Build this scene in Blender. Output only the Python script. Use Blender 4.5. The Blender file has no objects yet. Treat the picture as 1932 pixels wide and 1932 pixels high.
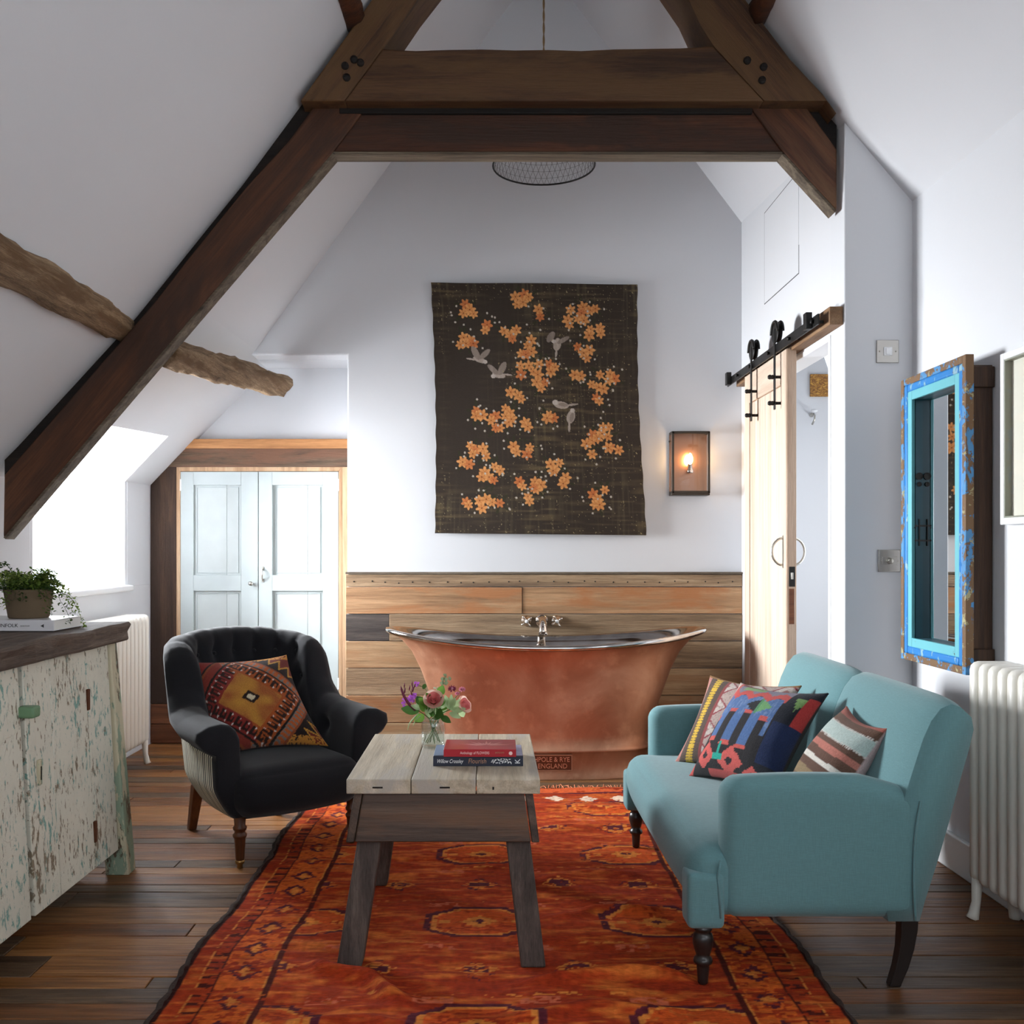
import bpy, bmesh, math, random
import numpy as np
from mathutils import Vector, Matrix
R = math.radians
S = bpy.context.scene
C = S.collection
random.seed(7)
rng = np.random.default_rng(11)

# ------------------------------------------------------------------ camera
F_PX, VPX, VPY, EYE = 1850.0, 925.0, 1040.0, 1.15
cam = bpy.data.objects.new('camera', bpy.data.cameras.new('camera'))
C.objects.link(cam)
cam.location = (0, 0, EYE)
cam.rotation_euler = (R(90), 0, 0)
cam.data.sensor_width = 36
cam.data.lens = F_PX / 1932 * 36
cam.data.shift_x = (966 - VPX) / 1932
cam.data.shift_y = (VPY - 966) / 1932
cam.data.clip_start = 0.05
S.camera = cam

# ------------------------------------------------------------------ world, daylight, exposure
S.view_settings.view_transform = 'Standard'
S.view_settings.look = 'None'
S.view_settings.gamma = 1
S.view_settings.use_curve_mapping = False
S.view_settings.exposure = 0.36
try:
    S.cycles.use_denoising = True
    S.cycles.denoiser = 'OPENIMAGEDENOISE'
    S.cycles.max_bounces = 9
    S.cycles.diffuse_bounces = 5
    S.cycles.use_adaptive_sampling = True
    S.cycles.adaptive_threshold = 0.02
    S.cycles.transparent_max_bounces = 16
    S.cycles.caustics_reflective = False
    S.cycles.caustics_refractive = False
    S.cycles.sample_clamp_indirect = 6
except Exception:
    pass
W = bpy.data.worlds.new('world'); S.world = W
W.use_nodes = True
bg = W.node_tree.nodes['Background']
bg.inputs[0].default_value = (0.88, 0.94, 1.0, 1)
bg.inputs[1].default_value = 3.0

def area(name, loc, rot, sx, sy, power, col=(1, 1, 1), spread=180):
    l = bpy.data.lights.new(name, 'AREA'); l.shape = 'RECTANGLE'
    l.size = sx; l.size_y = sy; l.energy = power; l.color = col; l.spread = R(spread)
    o = bpy.data.objects.new(name, l); C.objects.link(o)
    o.location = loc; o.rotation_euler = rot
    return o
XR_WIN = 1.80
# daylight entering at the room's windows, the front one an added fill (the light stands in the opening's outer face)
area('daylight_dormer', (-2.58, 4.905, 1.40), (0, R(-80), R(-18)), .86, 1.0, 182, (0.93, 0.965, 1.0), 124)
area('fill_front', (0.2, -1.62, 1.75), (R(90), 0, 0), 2.6, 1.5, 7, (0.94, 0.97, 1.0))  # soft fill added from behind the viewer, no known source
area('daylight_side', (XR_WIN, 0.55, 1.45), (0, R(86), 0), 0.95, 1.5, 17, (0.94, 0.97, 1.0))
area('daylight_ensuite', (2.72, 4.7, 1.55), (0, R(90), 0), 0.7, 0.8, 55, (0.95, 0.97, 1.0))

# ------------------------------------------------------------------ helpers
def P(px, py, y):
    """photo pixel -> room point at depth y"""
    s = F_PX / y
    return ((px - VPX) / s, y, EYE - (py - VPY) / s)

def link(o):
    C.objects.link(o); return o

def tag(o, label=None, cat=None, group=None, kind=None):
    if label: o['label'] = label
    if cat: o['category'] = cat
    if group: o['group'] = group
    if kind: o['kind'] = kind
    return o

def thing(name, label, cat, loc=(0, 0, 0), rotz=0, group=None):
    o = bpy.data.objects.new(name, None); link(o)
    o.empty_display_size = .1
    o.location = loc; o.rotation_euler = (0, 0, rotz)
    return tag(o, label, cat, group)

def struct(name, loc=(0, 0, 0)):
    o = bpy.data.objects.new(name, None); link(o); o.location = loc
    o.empty_display_size = .1
    o['kind'] = 'structure'
    return o

def abs_loc(o):
    v = Vector((0, 0, 0))
    while o is not None:
        v = v + o.location; o = o.parent
    return v

class MB:
    def __init__(s):
        s.v = []; s.f = []; s.c = None; s.sm = True
    def add(s, verts, faces):
        n = len(s.v)
        s.v.extend([tuple(p) for p in verts])
        s.f.extend([tuple(i + n for i in f) for f in faces])
        return s
    def box(s, x0, x1, y0, y1, z0, z1):
        v = [(x0,y0,z0),(x1,y0,z0),(x1,y1,z0),(x0,y1,z0),(x0,y0,z1),(x1,y0,z1),(x1,y1,z1),(x0,y1,z1)]
        return s.add(v, [(3,2,1,0),(4,5,6,7),(0,1,5,4),(1,2,6,5),(2,3,7,6),(3,0,4,7)])
    def hexa(s, bottom, top):
        """8-corner block: 4 bottom points (ccw from above), 4 top points"""
        return s.add(list(bottom) + list(top), [(3,2,1,0),(4,5,6,7),(0,1,5,4),(1,2,6,5),(2,3,7,6),(3,0,4,7)])
    def prism(s, poly, d):
        """polygon (list of 3D points) extruded by vector d"""
        n = len(poly); d = Vector(d)
        a = [Vector(p) for p in poly]; b = [p + d for p in a]
        f = [tuple(range(n)), tuple(range(2*n-1, n-1, -1))]
        f += [(i, n+i, n+(i+1) % n, (i+1) % n) for i in range(n)]
        return s.add(a + b, f)
    def tube(s, pts, r, n=8, cap=True, closed=False):
        pts = [Vector(p) for p in pts]
        if not hasattr(r, '__len__'): r = [r]*len(pts)
        m = len(pts); rings = []
        up = None
        for i, p in enumerate(pts):
            if closed: t = pts[(i+1) % m] - pts[i-1]
            else: t = pts[min(i+1, m-1)] - pts[max(i-1, 0)]
            t.normalize()
            if up is None:
                up = Vector((0,0,1)) if abs(t.z) < .9 else Vector((1,0,0))
            a = t.cross(up)
            if a.length < 1e-6: a = t.orthogonal()
            a.normalize(); up = a.cross(t).normalized()
            rings.append([p + (a*math.cos(2*math.pi*k/n) + up*math.sin(2*math.pi*k/n))*r[i] for k in range(n)])
        v = [q for ring in rings for q in ring]
        f = []
        for i in range(m if closed else m-1):
            j = (i+1) % m
            for k in range(n):
                f.append((i*n+k, i*n+(k+1) % n, j*n+(k+1) % n, j*n+k))
        if cap and not closed:
            f.append(tuple(range(n-1, -1, -1))); f.append(tuple((m-1)*n+k for k in range(n)))
        return s.add(v, f)
    def lathe(s, prof, c=(0,0,0), n=20, axis='Z', caps=True):
        """prof = [(r,z)...]"""
        v = []; f = []
        for (r, z) in prof:
            for k in range(n):
                a = 2*math.pi*k/n
                p = (r*math.cos(a), r*math.sin(a), z)
                if axis == 'Y': p = (p[0], -p[2], p[1])     # turned about y, z grows towards the viewer
                if axis == 'X': p = (-p[2], p[0], p[1])
                v.append((p[0]+c[0], p[1]+c[1], p[2]+c[2]))
        m = len(prof)
        for i in range(m-1):
            for k in range(n):
                f.append((i*n+k, i*n+(k+1) % n, (i+1)*n+(k+1) % n, (i+1)*n+k))
        if caps:
            f.append(tuple(range(n-1, -1, -1))); f.append(tuple((m-1)*n+k for k in range(n)))
        return s.add(v, f)
    def grid(s, arr, closeu=False, closev=False):
        """arr [nu][nv] of points"""
        nu = len(arr); nv = len(arr[0])
        v = [tuple(p) for row in arr for p in row]
        f = []
        for i in range(nu if closeu else nu-1):
            for j in range(nv if closev else nv-1):
                i2 = (i+1) % nu; j2 = (j+1) % nv
                f.append((i*nv+j, i2*nv+j, i2*nv+j2, i*nv+j2))
        return s.add(v, f)
    def sphere(s, c, r, nu=12, nv=8, sc=(1,1,1)):
        prof = [(max(1e-4, r*math.sin(math.pi*i/nv)), -r*math.cos(math.pi*i/nv)) for i in range(nv+1)]
        m = MB(); m.lathe(prof, n=nu)
        return s.add([(p[0]*sc[0]+c[0], p[1]*sc[1]+c[1], p[2]*sc[2]+c[2]) for p in m.v], m.f)
    def xform(s, M):
        s.v = [tuple(M @ Vector(p)) for p in s.v]; return s
    def build(s, name, mat, parent=None, local=False, smooth=False, bevel=0, seg=2, angle=35, flip=False, sub=0, solid=0):
        me = bpy.data.meshes.new(name)
        v = np.array(s.v, dtype=float)
        off = Vector((0,0,0))
        if parent is None:
            lo = v.min(0); hi = v.max(0)
            off = Vector(((lo[0]+hi[0])/2, (lo[1]+hi[1])/2, lo[2]))
        elif not local:
            # part origin at its own box centre, expressed in the parent's frame
            pl = abs_loc(parent)
            lo = v.min(0); hi = v.max(0)
            off = Vector(((lo[0]+hi[0])/2, (lo[1]+hi[1])/2, (lo[2]+hi[2])/2))
        else:
            lo = v.min(0); hi = v.max(0)
            off = Vector(((lo[0]+hi[0])/2, (lo[1]+hi[1])/2, (lo[2]+hi[2])/2))
        v = v - np.array(off)
        me.from_pydata([tuple(p) for p in v], [], s.f)
        if s.c is not None:
            ca = me.color_attributes.new('Col', 'FLOAT_COLOR', 'POINT')
            cc = np.ones((len(v), 4)); cc[:, :3] = s.c
            ca.data.foreach_set('color', cc.ravel())
        bm = bmesh.new(); bm.from_mesh(me)
        bmesh.ops.recalc_face_normals(bm, faces=bm.faces)
        if flip: bmesh.ops.reverse_faces(bm, faces=bm.faces)
        if bevel:
            ed = [e for e in bm.edges if len(e.link_faces) == 2 and e.calc_face_angle(0) > R(angle)]
            rb = bmesh.ops.bevel(bm, geom=ed, offset=bevel, segments=seg, profile=.6, affect='EDGES', clamp_overlap=True)
        for f in bm.faces: f.smooth = bool(smooth)
        if bevel and not smooth:
            for f in rb['faces']: f.smooth = True
        bm.to_mesh(me); bm.free()
        me.materials.append(mat)
        o = bpy.data.objects.new(name, me); link(o)
        if parent is None:
            o.location = off
        elif local:
            o.parent = parent; o.location = off
        else:
            o.parent = parent; o.location = off - pl
        if sub:
            m = o.modifiers.new('sub', 'SUBSURF'); m.levels = sub; m.render_levels = sub
        if solid:
            m = o.modifiers.new('solid', 'SOLIDIFY'); m.thickness = solid; m.offset = -1
        return o

def copy_obj(o, loc, parent=None, rot=None):
    c = o.copy(); link(c); c.parent = parent if parent else o.parent
    c.location = loc
    if rot is not None: c.rotation_euler = rot
    return c

def text_part(name, body, mat, parent, loc, rot, size, ext=.0006, local=True, shear=0, width=None, align='LEFT', space=1.0):
    cu = bpy.data.curves.new(name, 'FONT'); cu.body = body; cu.size = size; cu.extrude = ext
    cu.shear = shear; cu.align_x = align; cu.space_character = space; cu.resolution_u = 3
    t = bpy.data.objects.new(name, cu); link(t)
    dg = bpy.context.evaluated_depsgraph_get()
    me = bpy.data.meshes.new_from_object(t.evaluated_get(dg))
    me.name = name
    bpy.data.objects.remove(t); bpy.data.curves.remove(cu)
    if width:
        xs = [v.co.x for v in me.vertices]; w = max(xs) - min(xs)
        for v in me.vertices: v.co.x *= width / w
    me.materials.clear(); me.materials.append(mat)
    o = bpy.data.objects.new(name, me); link(o)
    o.parent = parent; o.location = loc; o.rotation_euler = rot
    return o

# ------------------------------------------------------------------ materials
def srgb(r, g, b):
    def f(c):
        c = c/255.0
        return c/12.92 if c <= .04045 else ((c+.055)/1.055)**2.4
    return (f(r), f(g), f(b))

class NT:
    def __init__(s, name):
        s.m = bpy.data.materials.new(name); s.m.use_nodes = True
        s.t = s.m.node_tree; s.n = s.t.nodes; s.p = s.n['Principled BSDF']
        s.out = s.n['Material Output']
    def node(s, typ, **kw):
        n = s.n.new(typ)
        for k, v in kw.items(): setattr(n, k, v)
        return n
    def link(s, a, b): s.t.links.new(a, b)
    def obj(s, rnd=0.0):
        tc = s.node('ShaderNodeTexCoord'); o = tc.outputs['Object']
        if rnd:
            oi = s.node('ShaderNodeObjectInfo')
            mu = s.node('ShaderNodeVectorMath', operation='SCALE')
            cm = s.node('ShaderNodeCombineXYZ')
            for i in range(3): s.link(oi.outputs['Random'], cm.inputs[i])
            s.link(cm.outputs[0], mu.inputs[0]); mu.inputs['Scale'].default_value = rnd
            ad = s.node('ShaderNodeVectorMath', operation='ADD')
            s.link(o, ad.inputs[0]); s.link(mu.outputs[0], ad.inputs[1]); o = ad.outputs[0]
        return o
    def mapping(s, vec, scale):
        m = s.node('ShaderNodeMapping'); s.link(vec, m.inputs['Vector'])
        m.inputs['Scale'].default_value = scale
        return m.outputs[0]
    def noise(s, vec, scale, detail=4, rough=.55, dist=0):
        n = s.node('ShaderNodeTexNoise'); s.link(vec, n.inputs['Vector'])
        n.inputs['Scale'].default_value = scale; n.inputs['Detail'].default_value = detail
        n.inputs['Roughness'].default_value = rough; n.inputs['Distortion'].default_value = dist
        return n.outputs['Fac']
    def ramp(s, fac, stops, interp='LINEAR'):
        n = s.node('ShaderNodeValToRGB'); s.link(fac, n.inputs[0])
        e = n.color_ramp.elements; n.color_ramp.interpolation = interp
        while len(e) < len(stops): e.new(.5)
        for el, (pos, col) in zip(e, stops):
            el.position = pos; el.color = (*col, 1)
        return n.outputs[0]
    def mix(s, fac, a, b, mode='MIX'):
        n = s.node('ShaderNodeMix', data_type='RGBA', blend_type=mode)
        if hasattr(fac, 'is_linked'): s.link(fac, n.inputs['Factor'])
        else: n.inputs['Factor'].default_value = fac
        for k, q in (('A', a), ('B', b)):
            i = [x for x in n.inputs if x.name == k and x.type == 'RGBA'][0]
            if hasattr(q, 'is_linked'): s.link(q, i)
            else: i.default_value = (*q, 1)
        return [x for x in n.outputs if x.type == 'RGBA'][0]
    def math(s, op, a, b=None):
        n = s.node('ShaderNodeMath', operation=op)
        for i, q in enumerate((a, b)):
            if q is None: continue
            if hasattr(q, 'is_linked'): s.link(q, n.inputs[i])
            else: n.inputs[i].default_value = q
        return n.outputs[0]
    def maprange(s, v, a, b, c, d):
        n = s.node('ShaderNodeMapRange'); s.link(v, n.inputs[0])
        for i, q in enumerate((a, b, c, d)): n.inputs[i+1].default_value = q
        return n.outputs[0]
    def random(s): return s.node('ShaderNodeObjectInfo').outputs['Random']
    def bump(s, h, strength=.3, dist=.01):
        n = s.node('ShaderNodeBump'); s.link(h, n.inputs['Height'])
        n.inputs['Strength'].default_value = strength; n.inputs['Distance'].default_value = dist
        s.link(n.outputs[0], s.p.inputs['Normal'])
    def set(s, color=None, rough=None, metal=None, spec=None, **kw):
        for k, q in (('Base Color', color), ('Roughness', rough), ('Metallic', metal), ('Specular IOR Level', spec)):
            if q is None: continue
            if hasattr(q, 'is_linked'): s.link(q, s.p.inputs[k])
            elif k == 'Base Color': s.p.inputs[k].default_value = (*q, 1)
            else: s.p.inputs[k].default_value = q
        for k, q in kw.items(): s.p.inputs[k.replace('_', ' ')].default_value = q
        return s.m

def plain(name, col, rough=.6, metal=0, spec=.5, bump=0, bscale=60, var=0, vscale=3):
    t = NT(name); c = col
    o = t.obj(3.0)
    if var:
        n = t.noise(o, vscale, 4)
        c = t.mix(n, tuple(max(0, q*(1-var)) for q in col), tuple(min(1, q*(1+var)) for q in col))
    t.set(c, rough, metal, spec)
    if bump: t.bump(t.noise(o, bscale, 5, .6), bump, .01)
    return t.m

def wood(name, cols, axis='X', scale=1.0, rough=.6, rnd=.25, bump=.35, streak=.5, spec=.35, knots=True, patch=None, hue=0.0, tilt=0.0):
    """procedural timber: cols = ramp colours dark -> light; grain runs along the axis"""
    t = NT(name); o = t.obj(17.0)
    if tilt:
        vr = t.node('ShaderNodeVectorRotate', rotation_type='Y_AXIS'); t.link(o, vr.inputs['Vector']); vr.inputs['Angle'].default_value = R(tilt); o = vr.outputs[0]
    lo, hi = .6*scale, 13.0*scale
    sc = {'X': (lo, hi, hi), 'Y': (hi, lo, hi), 'Z': (hi, hi, lo)}[axis]
    g = t.mapping(o, sc)
    n1 = t.noise(g, 1.6, 6, .62, .8)
    k = len(cols)
    c = t.ramp(n1, [(.28 + .44*i/max(1, k-1), cc) for i, cc in enumerate(cols)])
    sc2 = tuple(q*8 for q in sc)
    n2 = t.noise(t.mapping(o, sc2), 2.2, 5, .7, .2)
    dk = t.ramp(n2, [(.30, (1-streak,)*3), (.62, (1, 1, 1))])
    c = t.mix(1.0, c, dk, 'MULTIPLY')
    if patch:
        pc, amt = patch
        n3 = t.noise(t.mapping(o, tuple(q*.35+.6 for q in sc)), 1.7, 5, .65, .4)
        f = t.maprange(n3, .52-.12*amt, .60, 0, 1)
        c = t.mix(f, c, pc)
    if rnd:
        r = t.random()
        v = t.maprange(r, 0, 1, 1-rnd, 1+rnd)
        hs = t.node('ShaderNodeHueSaturation'); t.link(c, hs.inputs['Color']); t.link(v, hs.inputs['Value'])
        if hue:
            t.link(t.maprange(r, 0, 1, 1-hue, 1+hue*.6), hs.inputs['Saturation'])
        c = hs.outputs[0]
    t.set(c, rough, 0, spec)
    h = t.math('ADD', n2, t.math('MULTIPLY', n1, .6))
    t.bump(h, bump, .006)
    return t.m

def fabric(name, col, rough=.9, weave=900, bump=.25, var=.12, sheen=.25, vscale=5, slub=None):
    t = NT(name); o = t.obj(0)
    n = t.noise(o, vscale, 4)
    c = t.mix(n, tuple(q*(1-var) for q in col), tuple(min(1, q*(1+var)) for q in col))
    f1 = t.noise(t.mapping(o, (1, 1, .12)), weave*.25, 2)
    f2 = t.noise(t.mapping(o, (.12, .12, 1)), weave*.25, 2)
    w = t.math('MULTIPLY', f1, f2)
    c = t.mix(t.maprange(w, .15, .4, .35, 1), tuple(q*.82 for q in col), c)
    if slub:
        sp = t.noise(o, 150, 2, .5)
        c = t.mix(t.maprange(sp, .76, .80, 0, .6), c, slub)
    t.set(c, rough, 0, .2)
    try:
        t.p.inputs['Sheen Weight'].default_value = sheen
        t.p.inputs['Sheen Roughness'].default_value = .5
    except Exception: pass
    t.bump(w, bump, .003)
    return t.m

def attr_mat(name, rough=.92, bump=.5, bscale=260, sheen=.15, stretch=(1, 1, 1), var=.25):
    t = NT(name)
    a = t.node('ShaderNodeAttribute'); a.attribute_name = 'Col'
    o = t.obj(0)
    n = t.noise(t.mapping(o, stretch), bscale, 3, .6)
    c = t.mix(1.0, a.outputs['Color'], t.ramp(n, [(.3, (1-var,)*3), (.7, (1+0*var,)*3)]), 'MULTIPLY')
    t.set(c, rough, 0, .15)
    try: t.p.inputs['Sheen Weight'].default_value = sheen
    except Exception: pass
    t.bump(n, bump, .004)
    return t.m

def paint_chip(name, layers, rough=.5, scale=1.0, stretch=(1, 1, 1), bump=.4):
    """layers: base colour, then (colour, threshold, noise scale, stretch) painted on top where noise passes the threshold"""
    t = NT(name); o = t.obj(9.0)
    c = layers[0]; h = None
    for (col, th, sc, st) in layers[1:]:
        n = t.noise(t.mapping(o, st), sc, 7, .68, .3)
        if sc > 35: n = t.math('ADD', t.math('MULTIPLY', n, .72), t.math('MULTIPLY', t.noise(t.mapping(o, (1, 1, .6)), 7.0, 5, .6, .4), .28))
        f = t.maprange(n, th-.012, th+.012, 0, 1)
        var = t.mix(t.noise(o, 6, 3), tuple(q*.86 for q in col), tuple(min(1, q*1.08) for q in col))
        c = t.mix(f, c, var)
        h = f if h is None else t.math('ADD', h, f)
    t.set(c, rough, 0, .4)
    t.bump(h, bump, .0025)
    return t.m

def glass(name, tint=(1, 1, 1), refl=.08, rough=.02):
    """thin clear pane: mostly see-through with a fresnel gloss"""
    t = NT(name)
    tr = t.node('ShaderNodeBsdfTransparent'); tr.inputs[0].default_value = (*tint, 1)
    gl = t.node('ShaderNodeBsdfGlossy'); gl.inputs['Roughness'].default_value = rough
    lw = t.node('ShaderNodeLayerWeight')
    f = t.math('ADD', t.math('MULTIPLY', t.math('POWER', lw.outputs['Facing'], 5.0), .5), refl*.4)
    mx = t.node('ShaderNodeMixShader'); t.link(f, mx.inputs[0])
    t.link(tr.outputs[0], mx.inputs[1]); t.link(gl.outputs[0], mx.inputs[2])
    t.link(mx.outputs[0], t.out.inputs['Surface'])
    return t.m

def emit(name, col, s):
    t = NT(name); t.set((0, 0, 0), .5)
    t.p.inputs['Emission Color'].default_value = (*col, 1)
    t.p.inputs['Emission Strength'].default_value = s
    return t.m

M = {}
M['wall'] = plain('white_limewash', (.67, .678, .70), .85, 0, .2, bump=.10, bscale=9, var=.015)
M['white_gloss'] = plain('white_gloss_paint', (.86, .87, .88), .35, 0, .5, var=.02)
M['black_iron'] = plain('black_iron', (.018, .017, .016), .45, .6, .5, bump=.05)
M['steel'] = plain('brushed_steel', (.55, .53, .48), .32, 1, .5, bump=.03, bscale=200)
M['nickel'] = plain('polished_nickel', (.78, .72, .66), .10, 1, .5)
M['glass'] = glass('clear_glass')
FLOORC = [srgb(62, 44, 34), srgb(96, 66, 47), srgb(128, 92, 66), srgb(150, 118, 92)]
# =================================================================== THE ROOM SHELL
XL, XR, XP = -2.03, 1.68, 1.41          # left wall, right wall, partition
YB, YN, YF = 5.50, 5.90, -1.40          # back wall, niche back, wall behind the camera
YP = 3.903                              # near face of the partition
FRONT = [(-2.08,1.40),(-1.909,1.572),(-1.435,2.089),(-1.0,2.63),(-.55,3.24),(0.0,3.97),(.30,4.33),(.62,3.85),(1.08,3.26),(1.382,2.89),(1.75,2.46),(2.75,1.30)]
BACK = [(-2.08,1.49),(-1.86,1.72),(-1.316,2.279),(-.55,3.343),(-.074,3.973),(.29,4.46),(.669,3.973),(1.144,3.349),(1.39,3.022),(1.75,2.55),(2.75,1.25)]
def ceil_z(x, y):
    a = np.interp(x, *zip(*FRONT)); b = np.interp(x, *zip(*BACK))
    t = min(1, max(0, (y-3.93)/(5.5-3.93)))
    return float(a*(1-t)+b*t)
DY0, DY1, DZ0, DZ1, DX = 4.36, 5.45, .957, 1.80, -1.79     # dormer opening

# ---- ceiling (two roof slopes, dormer cut out of the left one)
m = MB()
xs = sorted(set([x for x, _ in FRONT] + [x for x, _ in BACK] + [DX]))
def strip(y0, y1, xa, xb, n):
    ys = np.linspace(y0, y1, n); xx = [x for x in xs if xa <= x <= xb]
    m.grid([[(x, y, ceil_z(x, y)) for y in ys] for x in xx])
strip(YF, YP+.03, -2.08, 1.75, 8)
strip(YP+.03, DY0, -2.08, 2.75, 4)
strip(DY0, DY1, DX, 2.75, 6)
strip(DY1, YN+.05, -2.08, 2.75, 4)
ceiling = m.build('ceiling', M['wall']); ceiling['kind'] = 'structure'
mod = ceiling.modifiers.new('thick', 'SOLIDIFY'); mod.thickness = .12; mod.offset = 0
mod.offset = -1 if ceiling.data.polygons[0].normal.z < 0 else 1
ceiling['label'] = 'white plastered sloping roof ceiling'

# ---- left wall with the dormer recess
m = MB()
m.box(XL-.45, XL, YF, YN+.1, -.05, DZ0)
m.box(XL-.45, XL, YF, DY0-.03, DZ0-.01, 1.62); m.box(XL-.45, XL, DY1+.03, YN+.1, DZ0-.01, 1.62)
# dormer cheeks and soffit
zc0 = DZ1
for (ya, yb) in ((DY0-.06, DY0), (DY1, DY1+.06)):
    yy = DY0 if yb == DY0 else DY1
    pr = [(-2.62, ya, DZ0-.02), (XL-.002, ya, DZ0-.02), (XL-.002, ya, ceil_z(XL, yy)+.02), (DX, ya, ceil_z(DX, yy)+.02), (DX, ya, DZ1+.05), (-2.62, ya, DZ1+.02)]
    m.prism(pr, (0, yb-ya, 0))
m.box(-2.62, DX+.004, DY0-.06, DY1+.06, DZ1, DZ1+.09)
m.box(-2.62, XL-.44, DY0, DY1, .70, DZ0-.001)
w = m.build('wall_left', M['wall'], bevel=.008); w['kind'] = 'structure'
w['label'] = 'low white plastered knee wall with a deep dormer recess'

# ---- back wall with the niche
m = MB()
poly = [(-.802, 0), (2.7, 0)] + [(x, z+.03) for x, z in sorted(BACK, reverse=True) if -1.3 < x < 2.7] + [(-1.34, 2.27), (-1.34, 2.25), (-.802, 2.25)]
m.prism([(x, YB, z) for x, z in poly], (0, .14, 0))
m.box(-1.62, -.70, YB+.135, YN+.1, 2.25, 2.45)
m.box(-.802, -.70, YB+.135, YN+.1, 0, 2.3)
m.box(-2.2, -.70, YN, YN+.1, 0, 2.4)
w = m.build('wall_back', M['wall'], bevel=.010); w['kind'] = 'structure'
w['label'] = 'white plastered gable wall behind the copper bath'

# ---- partition with the doorway
OY0, OY1, OZ = 4.06, 4.86, 2.045
m = MB()
m.box(XP, XP+.09, OY1, YB+.02, 0, 3.3)
m.prism([(XP, YP, 0), (XR+.1, YP, 0), (XR+.1, YP+.1, 0), (XP+.09, YP+.1, 0), (XP+.09, OY0, 0), (XP, OY0, 0)], (0, 0, 3.2))
m.box(XP, XP+.09, OY0-.01, OY1+.01, OZ, 3.2)
w = m.build('wall_partition', M['wall'], bevel=.006); w['kind'] = 'structure'
w['label'] = 'white partition wall carrying the sliding door'
# ensuite shell behind the doorway
m = MB()
m.box(2.6, 2.7, YP, 4.3, 0, 1.9); m.box(2.6, 2.7, 5.1, YB, 0, 1.9); m.box(2.6, 2.7, 4.3, 5.1, 0, 1.1)
w = m.build('wall_ensuite', M['wall']); w['kind'] = 'structure'

m = MB(); m.box(XR, XR+.15, YF, -.2, -.05, 2.62); m.box(XR, XR+.15, 1.3, YP+.02, -.05, 2.62); m.box(XR, XR+.15, -.21, 1.31, -.05, .95); m.box(XR, XR+.15, -.21, 1.31, 1.95, 2.62)
w = m.build('wall_right', M['wall'], bevel=.006); w['kind'] = 'structure'
w['label'] = 'white plastered right wall below the roof slope'

# ---- wall behind the camera with an opening added for fill light
m = MB()
m.box(-2.5, -1.0, YF-.2, YF, 0, 4.5); m.box(1.4, 1.9, YF-.2, YF, 0, 4.5)
m.box(-1.0, 1.4, YF-.2, YF, 0, .95); m.box(-1.0, 1.4, YF-.2, YF, 2.55, 4.5)
w = m.build('wall_front', M['wall']); w['kind'] = 'structure'

# ---- windows (frame, casements, panes, sill)
def window(name, axis, c, w, h, depth, label):
    """axis X: the pane faces +x, c=(x, y0, z0)"""
    st = struct(name, c); st['label'] = label
    def bar(a0, a1, z0, z1, d0, d1, nm, mt, par=st):
        mm = MB()
        if axis == 'X': mm.box(c[0]+d0, c[0]+d1, c[1]+a0, c[1]+a1, c[2]+z0, c[2]+z1)
        else: mm.box(c[0]+a0, c[0]+a1, c[1]+d0, c[1]+d1, c[2]+z0, c[2]+z1)
        return mm.build(nm, mt, par, bevel=.004 if mt is not M['glass'] else 0)
    t = .05
    for (a0, a1, z0, z1) in ((0, t, 0, h), (w-t, w, 0, h), (t, w-t, 0, t), (t, w-t, h-t, h), (w/2-.04, w/2+.04, t, h-t)):
        bar(a0, a1, z0, z1, 0, depth, 'window_frame', M['white_gloss'])
    for k in range(2):
        a0 = t if k == 0 else w/2+.04; a1 = w/2-.04 if k == 0 else w-t
        for q in range(2):
            z0 = t + q*(h-2*t)/2; z1 = z0 + (h-2*t)/2
            bar(a0, a1, z0+.012, z1-.012, depth*.45, depth*.45+.004, 'pane', M['glass'])
            if q: bar(a0, a1, z0-.012, z0+.012, depth*.2, depth*.8, 'glazing_bar', M['white_gloss'])
    return st
wd = window('window_1', 'X', (-2.36, DY0, DZ0), DY1-DY0, DZ1-DZ0, .06, 'small white casement window in the bright dormer recess')
m = MB(); m.box(-2.35, XL+.03, DY0-.03, DY1+.06, DZ0-.03, DZ0+.004)
m.build('window_sill', M['white_gloss'], wd, bevel=.012, seg=3)
window('added_fill_window', 'Y', (-1.0, YF-.14, .95), 2.4, 1.6, .06, 'wide white window added behind the viewer for fill light')  # unseen window, invented to carry the front fill
window('window_3', 'X', (XR+.04, -.2, .95), 1.5, 1.0, .05, 'white window in the right wall nearer the viewer')
window('window_4', 'X', (2.62, 4.3, 1.1), .8, .8, .05, 'small white bathroom window')

# ---- skirting along the right wall
m = MB(); m.box(XR-.022, XR, YF, YP, 0, .13)
b = m.build('baseboard_right', M['white_gloss'], bevel=.006); b['kind'] = 'structure'
b['label'] = 'white painted skirting board below the right radiator'

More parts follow.
